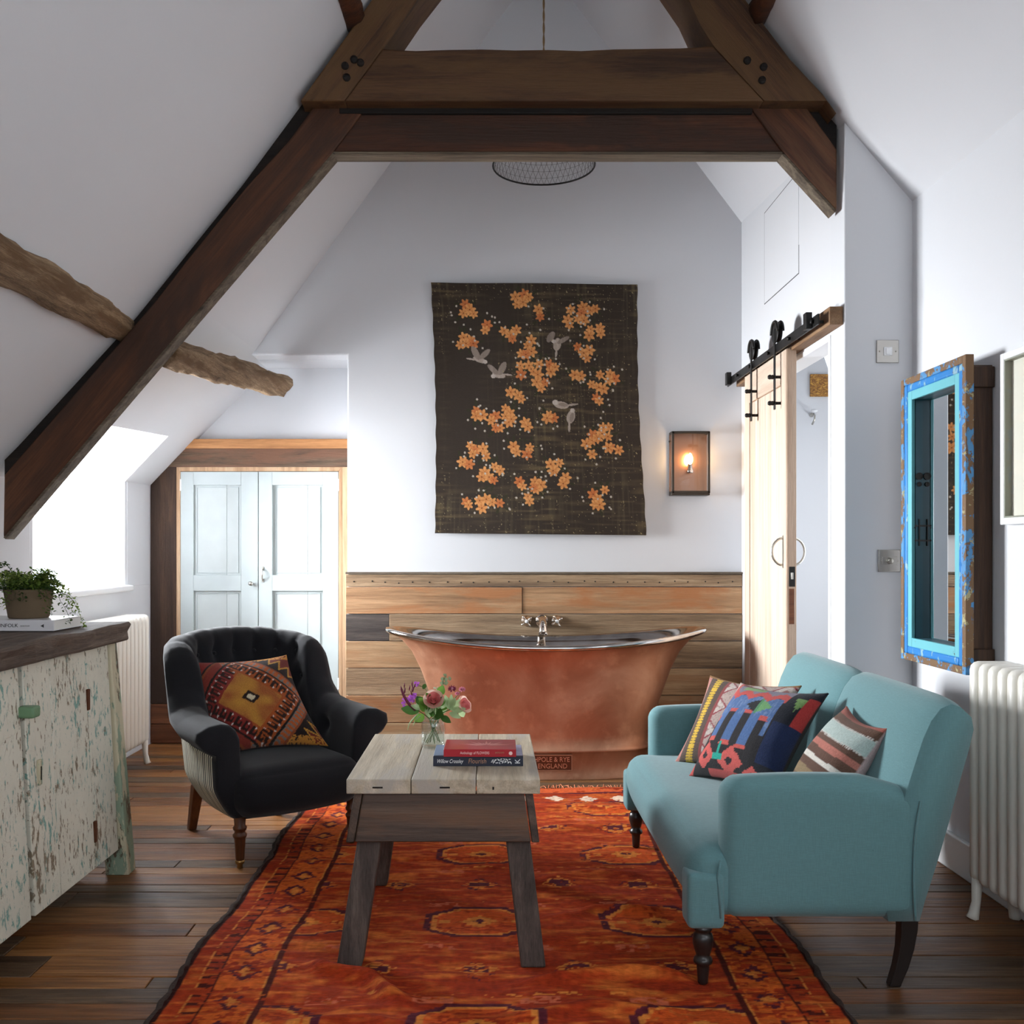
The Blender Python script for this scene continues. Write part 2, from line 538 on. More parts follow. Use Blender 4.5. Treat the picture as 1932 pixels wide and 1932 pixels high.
# ---- floor: dark sub-floor and single boards running across the room
fl = struct('floor', (0, 2, 0)); fl['label'] = 'reclaimed wooden plank floor in mixed browns'
m = MB(); m.box(-2.5, 2.8, YF-.1, 6.0, -.08, -.022)
m.build('subfloor', plain('dark_subfloor', (.02, .014, .01), .9), fl)
t = NT('floor_boards'); o = t.obj(31.0); g = t.mapping(o, (.6, 9, 9))
n1 = t.noise(g, 1.7, 7, .65, 1.0); n2 = t.noise(t.mapping(o, (3, 60, 60)), 1.8, 5, .7)
rnd = t.random()
c1 = t.ramp(n1, [(.28, srgb(72, 48, 35)), (.5, srgb(124, 84, 58)), (.75, srgb(164, 118, 84))])
c2 = t.ramp(n1, [(.28, srgb(58, 45, 36)), (.5, srgb(98, 78, 62)), (.75, srgb(140, 116, 94))])
c3 = t.ramp(n1, [(.28, srgb(100, 68, 45)), (.5, srgb(150, 106, 72)), (.75, srgb(190, 146, 106))])
cc = t.mix(t.maprange(rnd, .36, .40, 0, 1), c1, c2)
cc = t.mix(t.maprange(rnd, .68, .72, 0, 1), cc, c3)
cc = t.mix(1.0, cc, t.ramp(n2, [(.28, (.5, .47, .45)), (.6, (1, 1, 1))]), 'MULTIPLY')
rr = t.math('ADD', t.maprange(n1, .3, .7, .24, .42), t.maprange(n2, .3, .7, .12, 0))
hs = t.node('ShaderNodeHueSaturation'); t.link(cc, hs.inputs['Color']); hs.inputs['Saturation'].default_value = 1.12
t.set(hs.outputs[0], rr, 0, .28); t.bump(t.math('ADD', n2, t.math('MULTIPLY', n1, .5)), .5, .004)
M['floor'] = t.m
# one board mesh per width/length class, shared between alike boards
cache = {}
y = YF
rf = random.Random(5)
while y < YN:
    wd_ = rf.choice((.07, .085, .10, .115, .14))
    x = XL - .02
    first = True
    while x < XR:
        ln = rf.choice((1.1, 1.5, 1.9, 2.3)) * (rf.choice((.35, .6, .8)) if first else 1)
        first = False
        x1 = min(x+ln, XR+.01)
        if XR - x1 < .35: x1 = XR + .01
        key = (wd_, round(x1-x, 2))
        loc = ((x+x1)/2, y+wd_/2, -.011 + rf.uniform(-.0008, .0008))
        if key not in cache:
            hx, hy = (x1-x)/2-.0012, wd_/2-.0016
            mm = MB(); mm.box(loc[0]-hx, loc[0]+hx, loc[1]-hy, loc[1]+hy, loc[2]-.011, loc[2]+.011)
            cache[key] = mm.build('floor_board', M['floor'], fl, bevel=.0022, seg=1)
        else:
            copy_obj(cache[key], Vector(loc) - Vector(fl.location), fl)
        x = x1
    y += wd_
# =================================================================== ROOF TIMBERS
OAK = [srgb(48, 30, 19), srgb(86, 57, 35), srgb(112, 78, 49)]
M['oak_x'] = wood('dark_oak_across', OAK, 'X', .8, .62, .10, .5, .45, patch=(srgb(96, 68, 40), .6))
M['oak_red'] = wood('red_brown_oak', [srgb(44, 25, 16), srgb(82, 46, 27), srgb(108, 64, 38)], 'X', .6, .6, .08, .45, .4, patch=(srgb(56, 36, 25), .5))
RED = [srgb(46, 27, 17), srgb(88, 52, 31), srgb(116, 72, 44)]
M['oak_l'] = wood('red_oak_left_slope', RED, 'X', .6, .6, .08, .45, .4, patch=(srgb(58, 37, 26), .6), tilt=50)
M['oak_r'] = wood('red_oak_right_slope', RED, 'X', .6, .6, .08, .45, .4, patch=(srgb(100, 70, 46), .5), tilt=-48)
M['oak_ul'] = wood('oak_upper_left', OAK, 'X', .8, .62, .10, .5, .45, patch=(srgb(96, 68, 40), .6), tilt=53)
M['oak_ur'] = wood('oak_upper_right', OAK, 'X', .8, .62, .10, .5, .45, patch=(srgb(96, 68, 40), .6), tilt=-50)
M['oak_black_shade'] = wood('black_oak_and_shade', [srgb(18, 14, 12), srgb(30, 23, 19), srgb(46, 34, 26)], 'X', .8, .7, .1, .5, .4)  # black for pegs and small parts, and for painted shade on the truss
M['oak_grey'] = wood('weathered_grey_oak', [srgb(72, 62, 52), srgb(112, 98, 82), srgb(146, 132, 112)], 'X', 1.2, .75, .1, .6, .5)
YT = 3.865
def slab(pts, y0, y1, jit=0.0):
    """pixel polygon at the front depth y0, thickened to y1"""
    mm = MB(); q = [P(px, py, y0) for px, py in pts]
    return mm.prism(q, (0, y1-y0, 0))
tr = thing('roof_truss', 'heavy dark oak roof truss spanning the room below the ridge', 'roof truss', (0.2, YT, 1.2))
# collar beam with a slightly wavy upper edge
top = [(722 + i*(1346-722)/10, 92 + dy) for i, dy in enumerate((0, 3, 1, 0, 2, 1, 3, 0, -1, -2, -6))]
slab([(650, 190)] + top + [(1442, 190)], YT, YT+.22).build('collar_beam', M['oak_x'], tr, bevel=.008)
slab([(566, 190), (615, 122), (665, 50), (700, 0), (775, -105), (868, -105), (786, 0), (756, 44), (722, 92), (650, 190)], YT, YT+.21).build('upper_rafter', M['oak_ul'], tr, bevel=.008)
slab([(1578, 214), (1551, 177), (1491, 113), (1436, 40), (1406, 0), (1330, -105), (1228, -105), (1300, 0), (1322, 48), (1346, 86), (1442, 190), (1560, 190)], YT, YT+.21).build('upper_rafter', M['oak_ur'], tr, bevel=.008)
# recessed lower lining
ya = YT+.07; yb = ya+.075
slab([(640, 186), (1420, 186), (1480, 286), (628, 286)], ya+.012, yb+.03).build('lower_beam', M['oak_red'], tr, bevel=.005)
slab([(640, 176), (1420, 176), (1420, 214), (640, 214)], ya-.004, ya+.05).build('collar_shadow_strip', M['oak_black_shade'], tr, bevel=.004)  # black strip standing in for the shadow beneath the collar
slab([(566, 182), (612, 182), (545, 272), (465, 362), (350, 502), (295, 573), (8, 902), (8, 858), (245, 595), (350, 467), (450, 340)], ya+.03, yb+.05).build('shaded_rafter_edge', M['oak_black_shade'], tr, bevel=.004)  # recessed rafter edge, its shade put into the black colour
slab([(606, 182), (706, 182), (628, 287), (6, 1014), (8, 896), (295, 566), (350, 494), (465, 352), (545, 265)], ya, yb).build('rafter', M['oak_l'], tr, bevel=.006)
slab([(1402, 182), (1508, 182), (1579, 282), (1579, 396), (1478, 287)], ya, yb).build('rafter', M['oak_r'], tr, bevel=.006)
slab([(1500, 182), (1562, 182), (1579, 216), (1579, 290)], ya+.03, yb+.05).build('shaded_rafter_edge', M['oak_black_shade'], tr, bevel=.004)  # same painted shade along the right rafter
# pale worn lining boards on the undersides
def under(a, b, off, y0, y1):
    mm = MB(); A = Vector(P(*a, y0)); B = Vector(P(*b, y0)); d = (B-A).normalized()
    nrm = Vector((d.z, 0, -d.x)); nrm = nrm if nrm.z < 0 else -nrm
    q = [A, B, B+nrm*off, A+nrm*off]
    return mm.prism(q, (0, y1-y0, 0))
under((627, 286), (1480, 286), .012, ya+.004, yb+.005).build('lining_board', M['oak_grey'], tr, bevel=.002)
under((6, 1014), (629, 286), .012, ya+.004, yb+.004).build('lining_board', M['oak_grey'], tr, bevel=.002)
under((1478, 286), (1579, 397), .012, ya+.004, yb+.004).build('lining_board', M['oak_grey'], tr, bevel=.002)
for px, py in ((1410, 114), (1441, 126), (1438, 151), (668, 112), (680, 118), (651, 124), (654, 146)):
    c = P(px, py, YT-.004)
    MB().lathe([(.002, .006), (.0145, .005), (.016, -.01)], c, 10, 'Y').build('peg', M['oak_black_shade'], tr, smooth=True)
MB().add([], [])
# rough log purlins following the slopes
def log(name, pts, r, mat, label, seed, n=14, cat='beam'):
    rr = random.Random(seed); mm = MB()
    P3 = [Vector(p) for p in pts]; path = []; rad = []
    for i in range(len(P3)-1):
        k = max(2, int((P3[i+1]-P3[i]).length/.06))
        for j in range(k): path.append(P3[i].lerp(P3[i+1], j/k))
    path.append(P3[-1])
    mm.tube(path, r, n)
    out = []
    ph = [rr.uniform(0, 6.3) for _ in range(8)]
    for idx, p in enumerate(mm.v):
        i = idx//n; k = idx % n; a = 2*math.pi*k/n
        c = path[min(i, len(path)-1)]
        s = 1 + .09*math.sin(2*a+ph[0]+.13*i) + .07*math.sin(3*a+ph[1]-.31*i) + .06*math.sin(.9*i+ph[2]+a) + rr.uniform(-.08, .08)
        # a hewn, slightly squared section
        s *= 1.0/max(abs(math.cos(a+.6)), abs(math.sin(a+.6)))**.55
        out.append(tuple(c + (Vector(p)-c)*s))
    mm.v = out
    return tag(mm.build(name, mat, smooth=False, bevel=0), label, cat)
M['log'] = wood('hewn_log', [srgb(108, 86, 64), srgb(168, 138, 106), srgb(204, 174, 138)], 'Y', 1.6, .85, .05, 1.0, .55, patch=(srgb(120, 92, 64), .3))
for (pts, sd, rad_, lb) in (([(-1.46, .3, 2.01), (-1.475, 2.9, 2.03), (-1.50, 3.55, 2.055), (-1.515, 4.03, 2.08)], 3, .070, 'rough hewn grey log purlin on the near left roof slope in front of the truss'),
                            ([(-1.36, 4.04, 1.975), (-1.29, 4.9, 2.05), (-1.225, 5.74, 2.12)], 9, .060, 'rough hewn tan log purlin ending above the cupboard beyond the truss')):
    lg = log('purlin_log', pts, rad_, M['log'], lb, sd)
    for f in lg.data.polygons: f.use_smooth = True
for (pts, sd, lb) in (([(-.545, 3.90, 3.262), (-.545, 3.3, 3.262), (-.545, 2.2, 3.262)], 5, 'short dark purlin end meeting the truss at the top left'),
                      ([(1.062, 3.90, 3.285), (1.062, 3.3, 3.285), (1.062, 2.2, 3.285)], 6, 'short dark purlin end meeting the truss at the top right')):
    o = log('upper_purlin', pts, .046, M['oak_red'], lb, sd, 10)
    for f in o.data.polygons: f.use_smooth = True

# =================================================================== PLANK PANELLING BEHIND THE BATH
pn = thing('wall_panelling', 'reclaimed horizontal plank panelling on the wall behind the copper bath', 'panelling', (.3, YB, 0))
PLK = [srgb(140, 106, 74), srgb(186, 150, 112), srgb(208, 178, 140)]
M['plank_a'] = wood('plank_honey', PLK, 'X', .8, .7, .14, .4, .35, patch=(srgb(172, 130, 92), .4))
M['plank_b'] = wood('plank_grey_brown', [srgb(112, 90, 70), srgb(162, 134, 104), srgb(190, 164, 132)], 'X', .9, .75, .10, .5, .4)
M['plank_c'] = wood('plank_slate', [srgb(52, 46, 44), srgb(78, 70, 66), srgb(104, 94, 86)], 'X', 1.1, .75, .05, .5, .4)
M['plank_d'] = wood('plank_rust', [srgb(136, 100, 70), srgb(182, 142, 104), srgb(206, 170, 132)], 'X', .7, .7, .12, .4, .3, patch=(srgb(166, 112, 72), .35))
SB = F_PX/YB
def wz(py): return EYE - (py-VPY)/SB
XW0, XW1 = (653-VPX)/SB, XP - .001
rows = [(1083, 1107, ((XW0, XW1),), 'b'), (1107, 1158, ((XW0, (985-VPX)/SB), ((985-VPX)/SB, XW1)), 'd'), (1158, 1209, ((XW0, (735-VPX)/SB), ((735-VPX)/SB, XW1)), 'cb'),
        (1209, 1260, ((XW0, (820-VPX)/SB), ((820-VPX)/SB, XW1)), 'ab'), (1260, 1311, ((XW0, (900-VPX)/SB), ((900-VPX)/SB, XW1)), 'ba'), (1311, 1363, ((XW0, XW1),), 'd'),
        (1363, 1413, ((XW0, (1000-VPX)/SB), ((1000-VPX)/SB, XW1)), 'ab'), (1413, 1428.5, ((XW0, XW1),), 'b')]
rp = random.Random(2)
for (a, b, segs, ms) in rows:
    for i, (x0, x1) in enumerate(segs):
        d = rp.uniform(.016, .021)
        MB().box(x0+.001, x1-.001, YB-d, YB+.002, wz(b)+.0018, wz(a)-.0018).build('plank', M['plank_' + ms[min(i, len(ms)-1)]], pn, bevel=.002, seg=1)
MB().box(XW0, XW1, YB-.03, YB+.002, wz(1083), wz(1079)).build('cap_strip', M['oak_grey'], pn, bevel=.002, seg=1)
# nail heads in the top plank
for i in range(26):
    x = XW0 + .05 + i*(XW1-XW0-.1)/25 + rp.uniform(-.015, .015)
    MB().lathe([(.001, .0025), (.004, .002), (.0045, 0)], (x, YB-.0205, wz(1098)+rp.uniform(-.006, .006)), 6, 'Y').build('nail_head', M['black_iron'], pn)

# =================================================================== BUILT-IN CUPBOARD IN THE NICHE
YC = 5.872
SC_ = F_PX/YC
cb = thing('cupboard', 'built-in cupboard with pale painted double doors in a dark plank surround', 'cupboard', P(490, 1400, YC))
M['post_dark'] = wood('dark_stained_plank', [srgb(40, 28, 21), srgb(66, 46, 34), srgb(96, 70, 52)], 'Z', 1.0, .7, .05, .5, .4, patch=(srgb(52, 36, 27), .6))
M['head_dark'] = wood('grey_stained_plank', [srgb(56, 42, 33), srgb(90, 71, 56), srgb(122, 98, 78)], 'X', 1.1, .75, .05, .6, .5, patch=(srgb(108, 76, 58), .3))
M['orange_strip'] = wood('orange_pine_strip', [srgb(126, 82, 48), srgb(176, 122, 76), srgb(198, 148, 100)], 'X', .8, .6, .08, .3, .3)
M['trim_light'] = wood('pale_pine_trim', [srgb(150, 116, 86), srgb(190, 154, 120), srgb(206, 176, 144)], 'Z', .9, .65, .06, .25, .25)
M['base_red'] = wood('red_brown_board', [srgb(84, 48, 30), srgb(124, 76, 50), srgb(150, 98, 66)], 'X', .8, .6, .08, .3, .35)
def cslab(pts, d0, d1): return slab(pts, YC-d0, YC+d1)
cslab([(284, 912), (320, 870), (332, 870), (332, 1328), (284, 1328)], .02, .02).build('side_post', M['post_dark'], cb, bevel=.003)
cslab([(346, 846), (662, 846), (662, 881), (316, 881)], .022, .02).build('header', M['head_dark'], cb, bevel=.003)
cslab([(358, 828), (662, 828), (662, 846), (344, 846)], .03, .02).build('top_strip', M['orange_strip'], cb, bevel=.003)
cslab([(332, 880), (340, 889), (340, 1316), (332, 1322)], .012, .02).build('door_trim', M['trim_light'], cb, bevel=.002)
cslab([(332, 880), (646, 880), (639, 889), (339, 889)], .012, .02).build('door_trim', M['trim_light'], cb, bevel=.002)
cslab([(646, 880), (646, 1322), (639, 1316), (639, 889)], .012, .02).build('door_trim', M['trim_light'], cb, bevel=.002)
cslab([(332, 1316), (646, 1316), (646, 1328), (332, 1328)], .012, .02).build('door_trim', M['trim_light'], cb, bevel=.002)
cslab([(646, 881), (664, 881), (664, 1328), (646, 1328)], .02, .02).build('side_post', M['trim_light'], cb, bevel=.002)
zb = 1402.3
for (a, b) in ((1328, 1366), (1366, zb)):
    cslab([(284, a+.5), (664, a+.5), (664, b-.5), (284, b-.5)], .02, .02).build('base_board', M['base_red'], cb, bevel=.003)
M['cup_paint'] = paint_chip('pale_duck_egg_paint', [srgb(150, 132, 104), (srgb(188, 197, 197), .27, 7, (1, 1, .5))], .45, bump=.15)
M['cup_panel'] = paint_chip('pale_panel_paint', [srgb(190, 180, 150), (srgb(194, 201, 200), .25, 6, (1.5, 1, .3))], .45, bump=.12)
for (x0, x1, pl, pr) in ((340.5, 486.8, 365, 455), (488, 638.5, 513.5, 609)):
    dr = cslab([(x0, 890), (pl, 890), (pl, 1314), (x0, 1314)], .008, .03).build('door', M['cup_paint'], cb, bevel=.002)
    par = dr
    def sub(pts, d0, d1, nm, mt, bv=.002): return cslab(pts, d0, d1).build(nm, mt, par, bevel=bv)
    sub([(pr, 890), (x1, 890), (x1, 1314), (pr, 1314)], .008, .03, 'stile', M['cup_paint'])
    for (a, b) in ((890, 915), (1085, 1115), (1287, 1314)):
        sub([(pl, a), (pr, a), (pr, b), (pl, b)], .008, .03, 'rail', M['cup_paint'])
    for (a, b) in ((915, 1085), (1115, 1287)):
        xm = pl + (pr-pl)*.70
        for (u0, u1) in ((pl, xm-.2), (xm+.2, pr)):
            sub([(u0, a), (u1, a), (u1, b), (u0, b)], -.012, .03, 'panel', M['cup_panel'], .0015)
        # small bead round the panel
        for q in ([(pl+6, a+4), (pr-5, a+4), (pr-5, a+5.2), (pl+6, a+5.2)], [(pl+6, b-5), (pr-5, b-5), (pr-5, b-3.8), (pl+6, b-3.8)],
                  [(pl+6, a+4), (pl+7.2, a+4), (pl+7.2, b-4), (pl+6, b-4)], [(pr-6, a+4), (pr-4.8, a+4), (pr-4.8, b-4), (pr-6, b-4)]):
            sub(q, -.007, .02, 'bead', M['cup_paint'], .001)
    if x0 < 400:
        c = P(475, 1101, YC-.008)
        MB().lathe([(.007, 0), (.006, .012), (.012, .018), (.014, .026), (.008, .033), (.001, .034)], c, 12, 'Y').build('knob', M['steel'], par, smooth=True)
    else:
        c = Vector(P(496, 1084, YC-.008)); mm = MB()
        mm.tube([c+Vector((0, -.002, .035)), c+Vector((0, -.018, .028)), c+Vector((0, -.024, 0)), c+Vector((0, -.018, -.028)), c+Vector((0, -.002, -.035))], .004, 8)
        mm.box(c.x-.006, c.x+.006, c.y-.004, c.y+.003, c.z+.024, c.z+.046); mm.box(c.x-.006, c.x+.006, c.y-.004, c.y+.003, c.z-.046, c.z-.024)
        mm.build('latch', M['steel'], par, smooth=False)
    hx = x0-1.2 if x0 < 400 else x1-1.8
    for hy in (915, 1290):
        sub([(hx, hy-11), (hx+3, hy-11), (hx+3, hy+11), (hx, hy+11)], .013, .01, 'hinge', M['white_gloss'], .001)

# =================================================================== SLIDING DOOR, RAIL, HATCH, SWITCHES
LIME = [srgb(192, 168, 148), srgb(212, 190, 170), srgb(222, 202, 184)]
M['limed'] = wood('limed_pine_upright', LIME, 'Z', .8, .62, .05, .25, .14)
M['limed_y'] = wood('limed_pine_cross', LIME, 'Y', .8, .62, .05, .25, .14)
M['limed_edge'] = wood('limed_pine_edge', [srgb(168, 138, 114), srgb(198, 168, 144), srgb(214, 188, 166)], 'Z', .8, .62, .05, .3, .25)
DXa, DXb, DYa, DYb, DZb, DZt = 1.335, 1.379, 4.415, 5.145, .012, 2.064
dd = struct('door_1', ((DXa+DXb)/2, (DYa+DYb)/2, 0)); dd['label'] = 'limed tongue and groove sliding barn door hung on a black rail'
def dbox(y0, y1, z0, z1, nm, mt, xa=DXa, xb=DXb, bv=.0025, par=dd): return MB().box(xa, xb, y0, y1, z0, z1).build(nm, mt, par, bevel=bv, seg=1)
dbox(DYa, DYa+.085, DZb, DZt, 'stile', M['limed_edge'])
dbox(DYb-.085, DYb, DZb, DZt, 'stile', M['limed'])
dbox(DYa+.085, DYb-.085, DZt-.15, DZt, 'top_rail', M['limed_y'])
dbox(DYa+.085, DYb-.085, DZb, DZb+.14, 'bottom_rail', M['limed_y'])
nb = 6; bw = (DYb-DYa-.17)/nb
for i in range(nb):
    dbox(DYa+.085+i*bw+.001, DYa+.085+(i+1)*bw-.001, DZb+.14, DZt-.15, 'board', M['limed'], DXa+.005, DXb-.005, .006)
# lime-washed face of the leading stile
dbox(DYa+.004, DYa+.084, DZb+.002, DZt-.002, 'stile_face', M['limed'], DXa-.002, DXa+.002, .001)
def arc(c, r, a0, a1, n, ax):
    return [Vector(c) + Vector(((math.cos(a0+(a1-a0)*i/n)*r if ax == 'X' else 0), (math.cos(a0+(a1-a0)*i/n)*r if ax == 'Y' else 0), math.sin(a0+(a1-a0)*i/n)*r)) for i in range(n+1)]
for sx, x in ((-1, DXa), (1, DXb)):
    yc = DYa+.05; zc = EYE + (VPY-1041)/ (F_PX/DYa)
    mm = MB()
    mm.box(x-.003, x+.003, yc-.009, yc+.009, zc-.075, zc+.075)
    pts = [Vector((x+sx*.050*math.sin(math.pi*i/12)*1.05, yc+.0*i, zc+.062*math.cos(math.pi*i/12))) for i in range(13)]
    mm.tube(pts, .0055, 8)
    mm.build('ring_handle', M['steel'], dd, smooth=False)
zl = EYE + (VPY-1088)/(F_PX/DYa)
MB().box(DXa+.010, DXb-.006, DYa-.002, DYa+.01, zl-.045, zl+.045).build('lock_plate', M['black_iron'], dd, bevel=.002)
MB().box(DXa+.018, DXb-.015, DYa-.004, DYa+.01, zl-.012, zl+.018).build('keyhole_latch', M['steel'], dd, bevel=.001)
zl2 = EYE + (VPY-1142)/(F_PX/DYa)
MB().box(DXa+.010, DXb-.010, DYa-.0015, DYa+.01, zl2-.085, zl2+.075).build('repair_patch', M['base_red'], dd, bevel=.002)
# roller hangers belong to the door
RX, RZ0, RZ1 = 1.318, 2.062, 2.104
for yy in (F_PX/((1415-VPX)/1.30)*1.0, F_PX/((1466-VPX)/1.30)):
    yy = max(DYa+.09, min(DYb-.08, yy))
    hg = MB().box(RX-.015, RX-.009, yy-.011, yy+.011, 1.80, 2.17).build('hanger', M['black_iron'], dd, bevel=.003)
    MB().lathe([(.006, -.012), (.045, -.012), (.048, -.009), (.040, 0), (.048, .009), (.045, .012), (.006, .012)], (RX, yy, 2.152), 24, 'X').build('wheel', M['black_iron'], hg, smooth=False, bevel=0)
    mm = MB(); mm.tube([Vector((RX-.0125, yy, 2.152)) + Vector((0, .052*math.cos(a), .052*math.sin(a))) for a in [math.pi*i/14 for i in range(15)]], .007, 6)
    mm.tube([Vector((RX+.0125, yy, 2.152)) + Vector((0, .052*math.cos(a), .052*math.sin(a))) for a in [math.pi*i/14 for i in range(15)]], .006, 6)
    mm.build('wheel_guard', M['black_iron'], hg, smooth=True)
    for zz in (1.83, 1.95):
        MB().lathe([(.009, 0), (.011, .006), (.009, .013), (.012, .016), (.008, .026), (.001, .028)], (RX-.016, yy, zz), 10, 'X').build('bolt', M['black_iron'], hg, smooth=True)
    for zz in (1.83, 1.95):
        MB().lathe([(.007, -.03), (.007, .0)], (RX-.009, yy, zz), 8, 'X').build('spacer', M['black_iron'], hg, smooth=True)
rl = thing('door_rail', 'black steel sliding door rail on a brown timber batten', 'rail', (RX, 4.6, 2.03))
MB().box(RX-.004, RX+.004, 3.935, 5.44, RZ0, RZ1).build('rail', M['black_iron'], rl, bevel=.0015)
M['batten'] = wood('brown_batten', [srgb(94, 66, 44), srgb(138, 104, 74), srgb(164, 130, 98)], 'Y', .9, .65, .05, .4, .4)
MB().box(XP-.055, XP-.001, 3.915, 5.40, 2.055, 2.128).build('batten', M['batten'], rl, bevel=.003)
for yy in (4.02, 5.36):
    MB().box(RX-.03, RX-.004, yy-.02, yy+.02, RZ0-.004, RZ1+.022).build('stop', M['black_iron'], rl, bevel=.003)
for yy in (3.99, 4.3, 4.62, 4.95, 5.2):
    MB().lathe([(.007, -.02), (.007, .005), (.010, .006), (.010, .012), (.001, .013)], (RX-.004, yy, 2.083), 8, 'X').build('screw', M['black_iron'], rl, smooth=True)
    MB().lathe([(.007, -.05), (.007, .0)], (RX+.004, yy, 2.083), 8, 'X').build('spacer', M['black_iron'], rl, smooth=True)
# door casing inside the opening
tm = struct('trim_1', (XP+.05, OY0, 0)); tm['label'] = 'white door lining inside the doorway'
MB().box(XP-.004, XP+.094, OY0-.001, OY0+.022, 0, OZ).build('jamb', M['white_gloss'], tm, bevel=.003)
MB().box(XP-.004, XP+.094, OY1-.022, OY1+.001, 0, OZ).build('jamb', M['white_gloss'], tm, bevel=.003)
MB().box(XP-.004, XP+.094, OY0+.022, OY1-.022, OZ-.022, OZ+.001).build('head_lining', M['white_gloss'], tm, bevel=.003)
# things seen inside the ensuite
pc = thing('small_picture', 'small gold and brown abstract picture on the wall beyond the sliding door', 'picture', P(1538, 748, YB-.02))
t = NT('gold_brush_strokes'); o = t.obj(0); n = t.noise(t.mapping(o, (30, 30, 50)), 1, 5, .7, 2.5)
t.set(t.ramp(n, [(.3, srgb(70, 44, 22)), (.5, srgb(150, 100, 40)), (.62, srgb(212, 162, 70)), (.75, srgb(96, 60, 34))]), .6)
a = P(1529, 748, YB-.012); b = P(1566, 706, YB-.012)
MB().box(a[0], b[0], YB-.016, YB-.001, a[2], b[2]).build('canvas', t.m, pc, bevel=.001)
hk = thing('coat_hook', 'small white topped coat hook on the wall beyond the sliding door', 'hook', P(1534, 790, YB-.02))
c = Vector(P(1533, 782, YB-.02))
MB().lathe([(.012, -.02), (.012, -.014), (.006, -.012), (.006, .02)], (c.x, c.y, c.z), 10, 'Y').build('stem', M['steel'], hk, smooth=True)
mm = MB(); mm.tube([c+Vector((0, -.015, 0)), c+Vector((0, -.04, -.01)), c+Vector((-.004, -.045, -.035)), c+Vector((-.012, -.03, -.06))], .005, 8); mm.build('arm', M['steel'], hk, smooth=True)
MB().sphere(c+Vector((0, -.03, .016)), .02, 10, 6, (1, 1, .45)).build('knob', M['white_gloss'], hk, smooth=True)

# hatch in the partition above the door (thin shadow gap round a flush panel)
ht = thing('access_hatch', 'flush white hatch panel high on the partition wall', 'hatch', (XP, 4.76, 2.41))
MB().box(XP-.0015, XP+.01, 4.482, 5.038, 2.422, 2.885).build('panel', M['wall'], ht, bevel=.0005, seg=1)
gp = plain('hatch_gap', (.05, .05, .055), .9)
for q in ((4.478, 4.482, 2.418, 2.55), (5.038, 5.042, 2.418, 2.889), (4.478, 5.042, 2.418, 2.422), (4.478, 5.042, 2.885, 2.889)):
    MB().box(XP-.001, XP+.01, *q).build('gap', gp, ht)

M['plate'] = plain('satin_steel_plate', (.46, .44, .41), .38, 1, .5, bump=.02, bscale=300)
def plate(nm, lb, x0, x1, y0, y1):
    a = P(x0, y1, YP); b = P(x1, y0, YP)
    th = thing(nm, lb, 'switch', ((a[0]+b[0])/2, YP, a[2]))
    MB().box(a[0], b[0], YP-.006, YP+.001, a[2], b[2]).build('plate', M['plate'], th, bevel=.0025)
    cx, cz = (a[0]+b[0])/2, (a[2]+b[2])/2
    for s_ in (-1, 1):
        MB().lathe([(.0035, -.002), (.0035, .001), (.001, .0014)], (cx+s_*.032, YP-.0065, cz), 8, 'Y').build('screw', M['steel'], th, smooth=True)
    return th, cx, cz
th, cx, cz = plate('light_switch', 'square steel wall switch with a white rocker on the grey wall', 1653, 1695, 642, 685)
MB().box(cx-.017, cx+.017, YP-.009, YP-.003, cz-.017, cz+.017).build('rocker_frame', M['white_gloss'], th, bevel=.002)
MB().box(cx-.009, cx+.009, YP-.012, YP-.004, cz-.013, cz+.013).build('rocker', M['white_gloss'], th, bevel=.002)
th, cx, cz = plate('dimmer_switch', 'square steel dimmer with a round knob on the grey wall near the mirror', 1656, 1698, 1037, 1079)
MB().box(cx-.03, cx+.03, YP-.0085, YP-.003, cz-.016, cz+.016).build('inset', M['plate'], th, bevel=.001)
MB().lathe([(.013, 0), (.0125, .012), (.010, .016), (.001, .017)], (cx, YP-.008, cz), 20, 'Y').build('knob', M['steel'], th, smooth=False, bevel=0)

# =================================================================== WALL LANTERN
YL = YB-.09
M['bronze'] = plain('dark_bronze', (.055, .045, .036), .42, .8, .5)
ln = thing('wall_lantern', 'bronze framed glass box wall lantern with a lit bulb', 'wall lamp', P(1303, 933, YB-.04))
a = P(1268, 930, YL); b = P(1340, 814, YL); x0, x1, z0, z1 = a[0], b[0], a[2], b[2]
yb_ = YB-.001
for q in ((x0, x0+.012, z0, z1), (x1-.012, x1, z0, z1), (x0, x1, z0, z0+.012), (x0, x1, z1-.012, z1)):
    MB().box(q[0], q[1], YL, YL+.010, q[2], q[3]).build('front_frame', M['bronze'], ln, bevel=.0015)
for (xx, zz) in ((x0, z0), (x0, z1-.01), (x1-.01, z0), (x1-.01, z1-.01)):
    MB().box(xx, xx+.01, YL+.01, yb_, zz, zz+.01).build('side_bar', M['bronze'], ln, bevel=.001)
MB().box(x0, x1, yb_-.006, yb_, z0-.012, z1).build('back_plate', plain('copper_reflector', (.30, .16, .10), .30, .85), ln, bevel=.001)
MB().box(x0, x1, YL+.008, yb_, z0-.012, z0+.004).build('tray', M['bronze'], ln, bevel=.002)
MB().box(x0, x1, YL+.008, yb_, z1-.004, z1+.003).build('roof', M['bronze'], ln, bevel=.002)
MB().box(x0+.012, x1-.012, YL+.004, YL+.006, z0+.012, z1-.012).build('pane', M['glass'], ln)
MB().box(x0+.003, x0+.005, YL+.01, yb_-.006, z0+.01, z1-.01).build('pane', M['glass'], ln)
MB().box(x1-.005, x1-.003, YL+.01, yb_-.006, z0+.01, z1-.01).build('pane', M['glass'], ln)
MB().sphere((x0-.004, YL+.05, z1-.05), .006, 8, 6).build('thumb_screw', M['bronze'], ln, smooth=True)
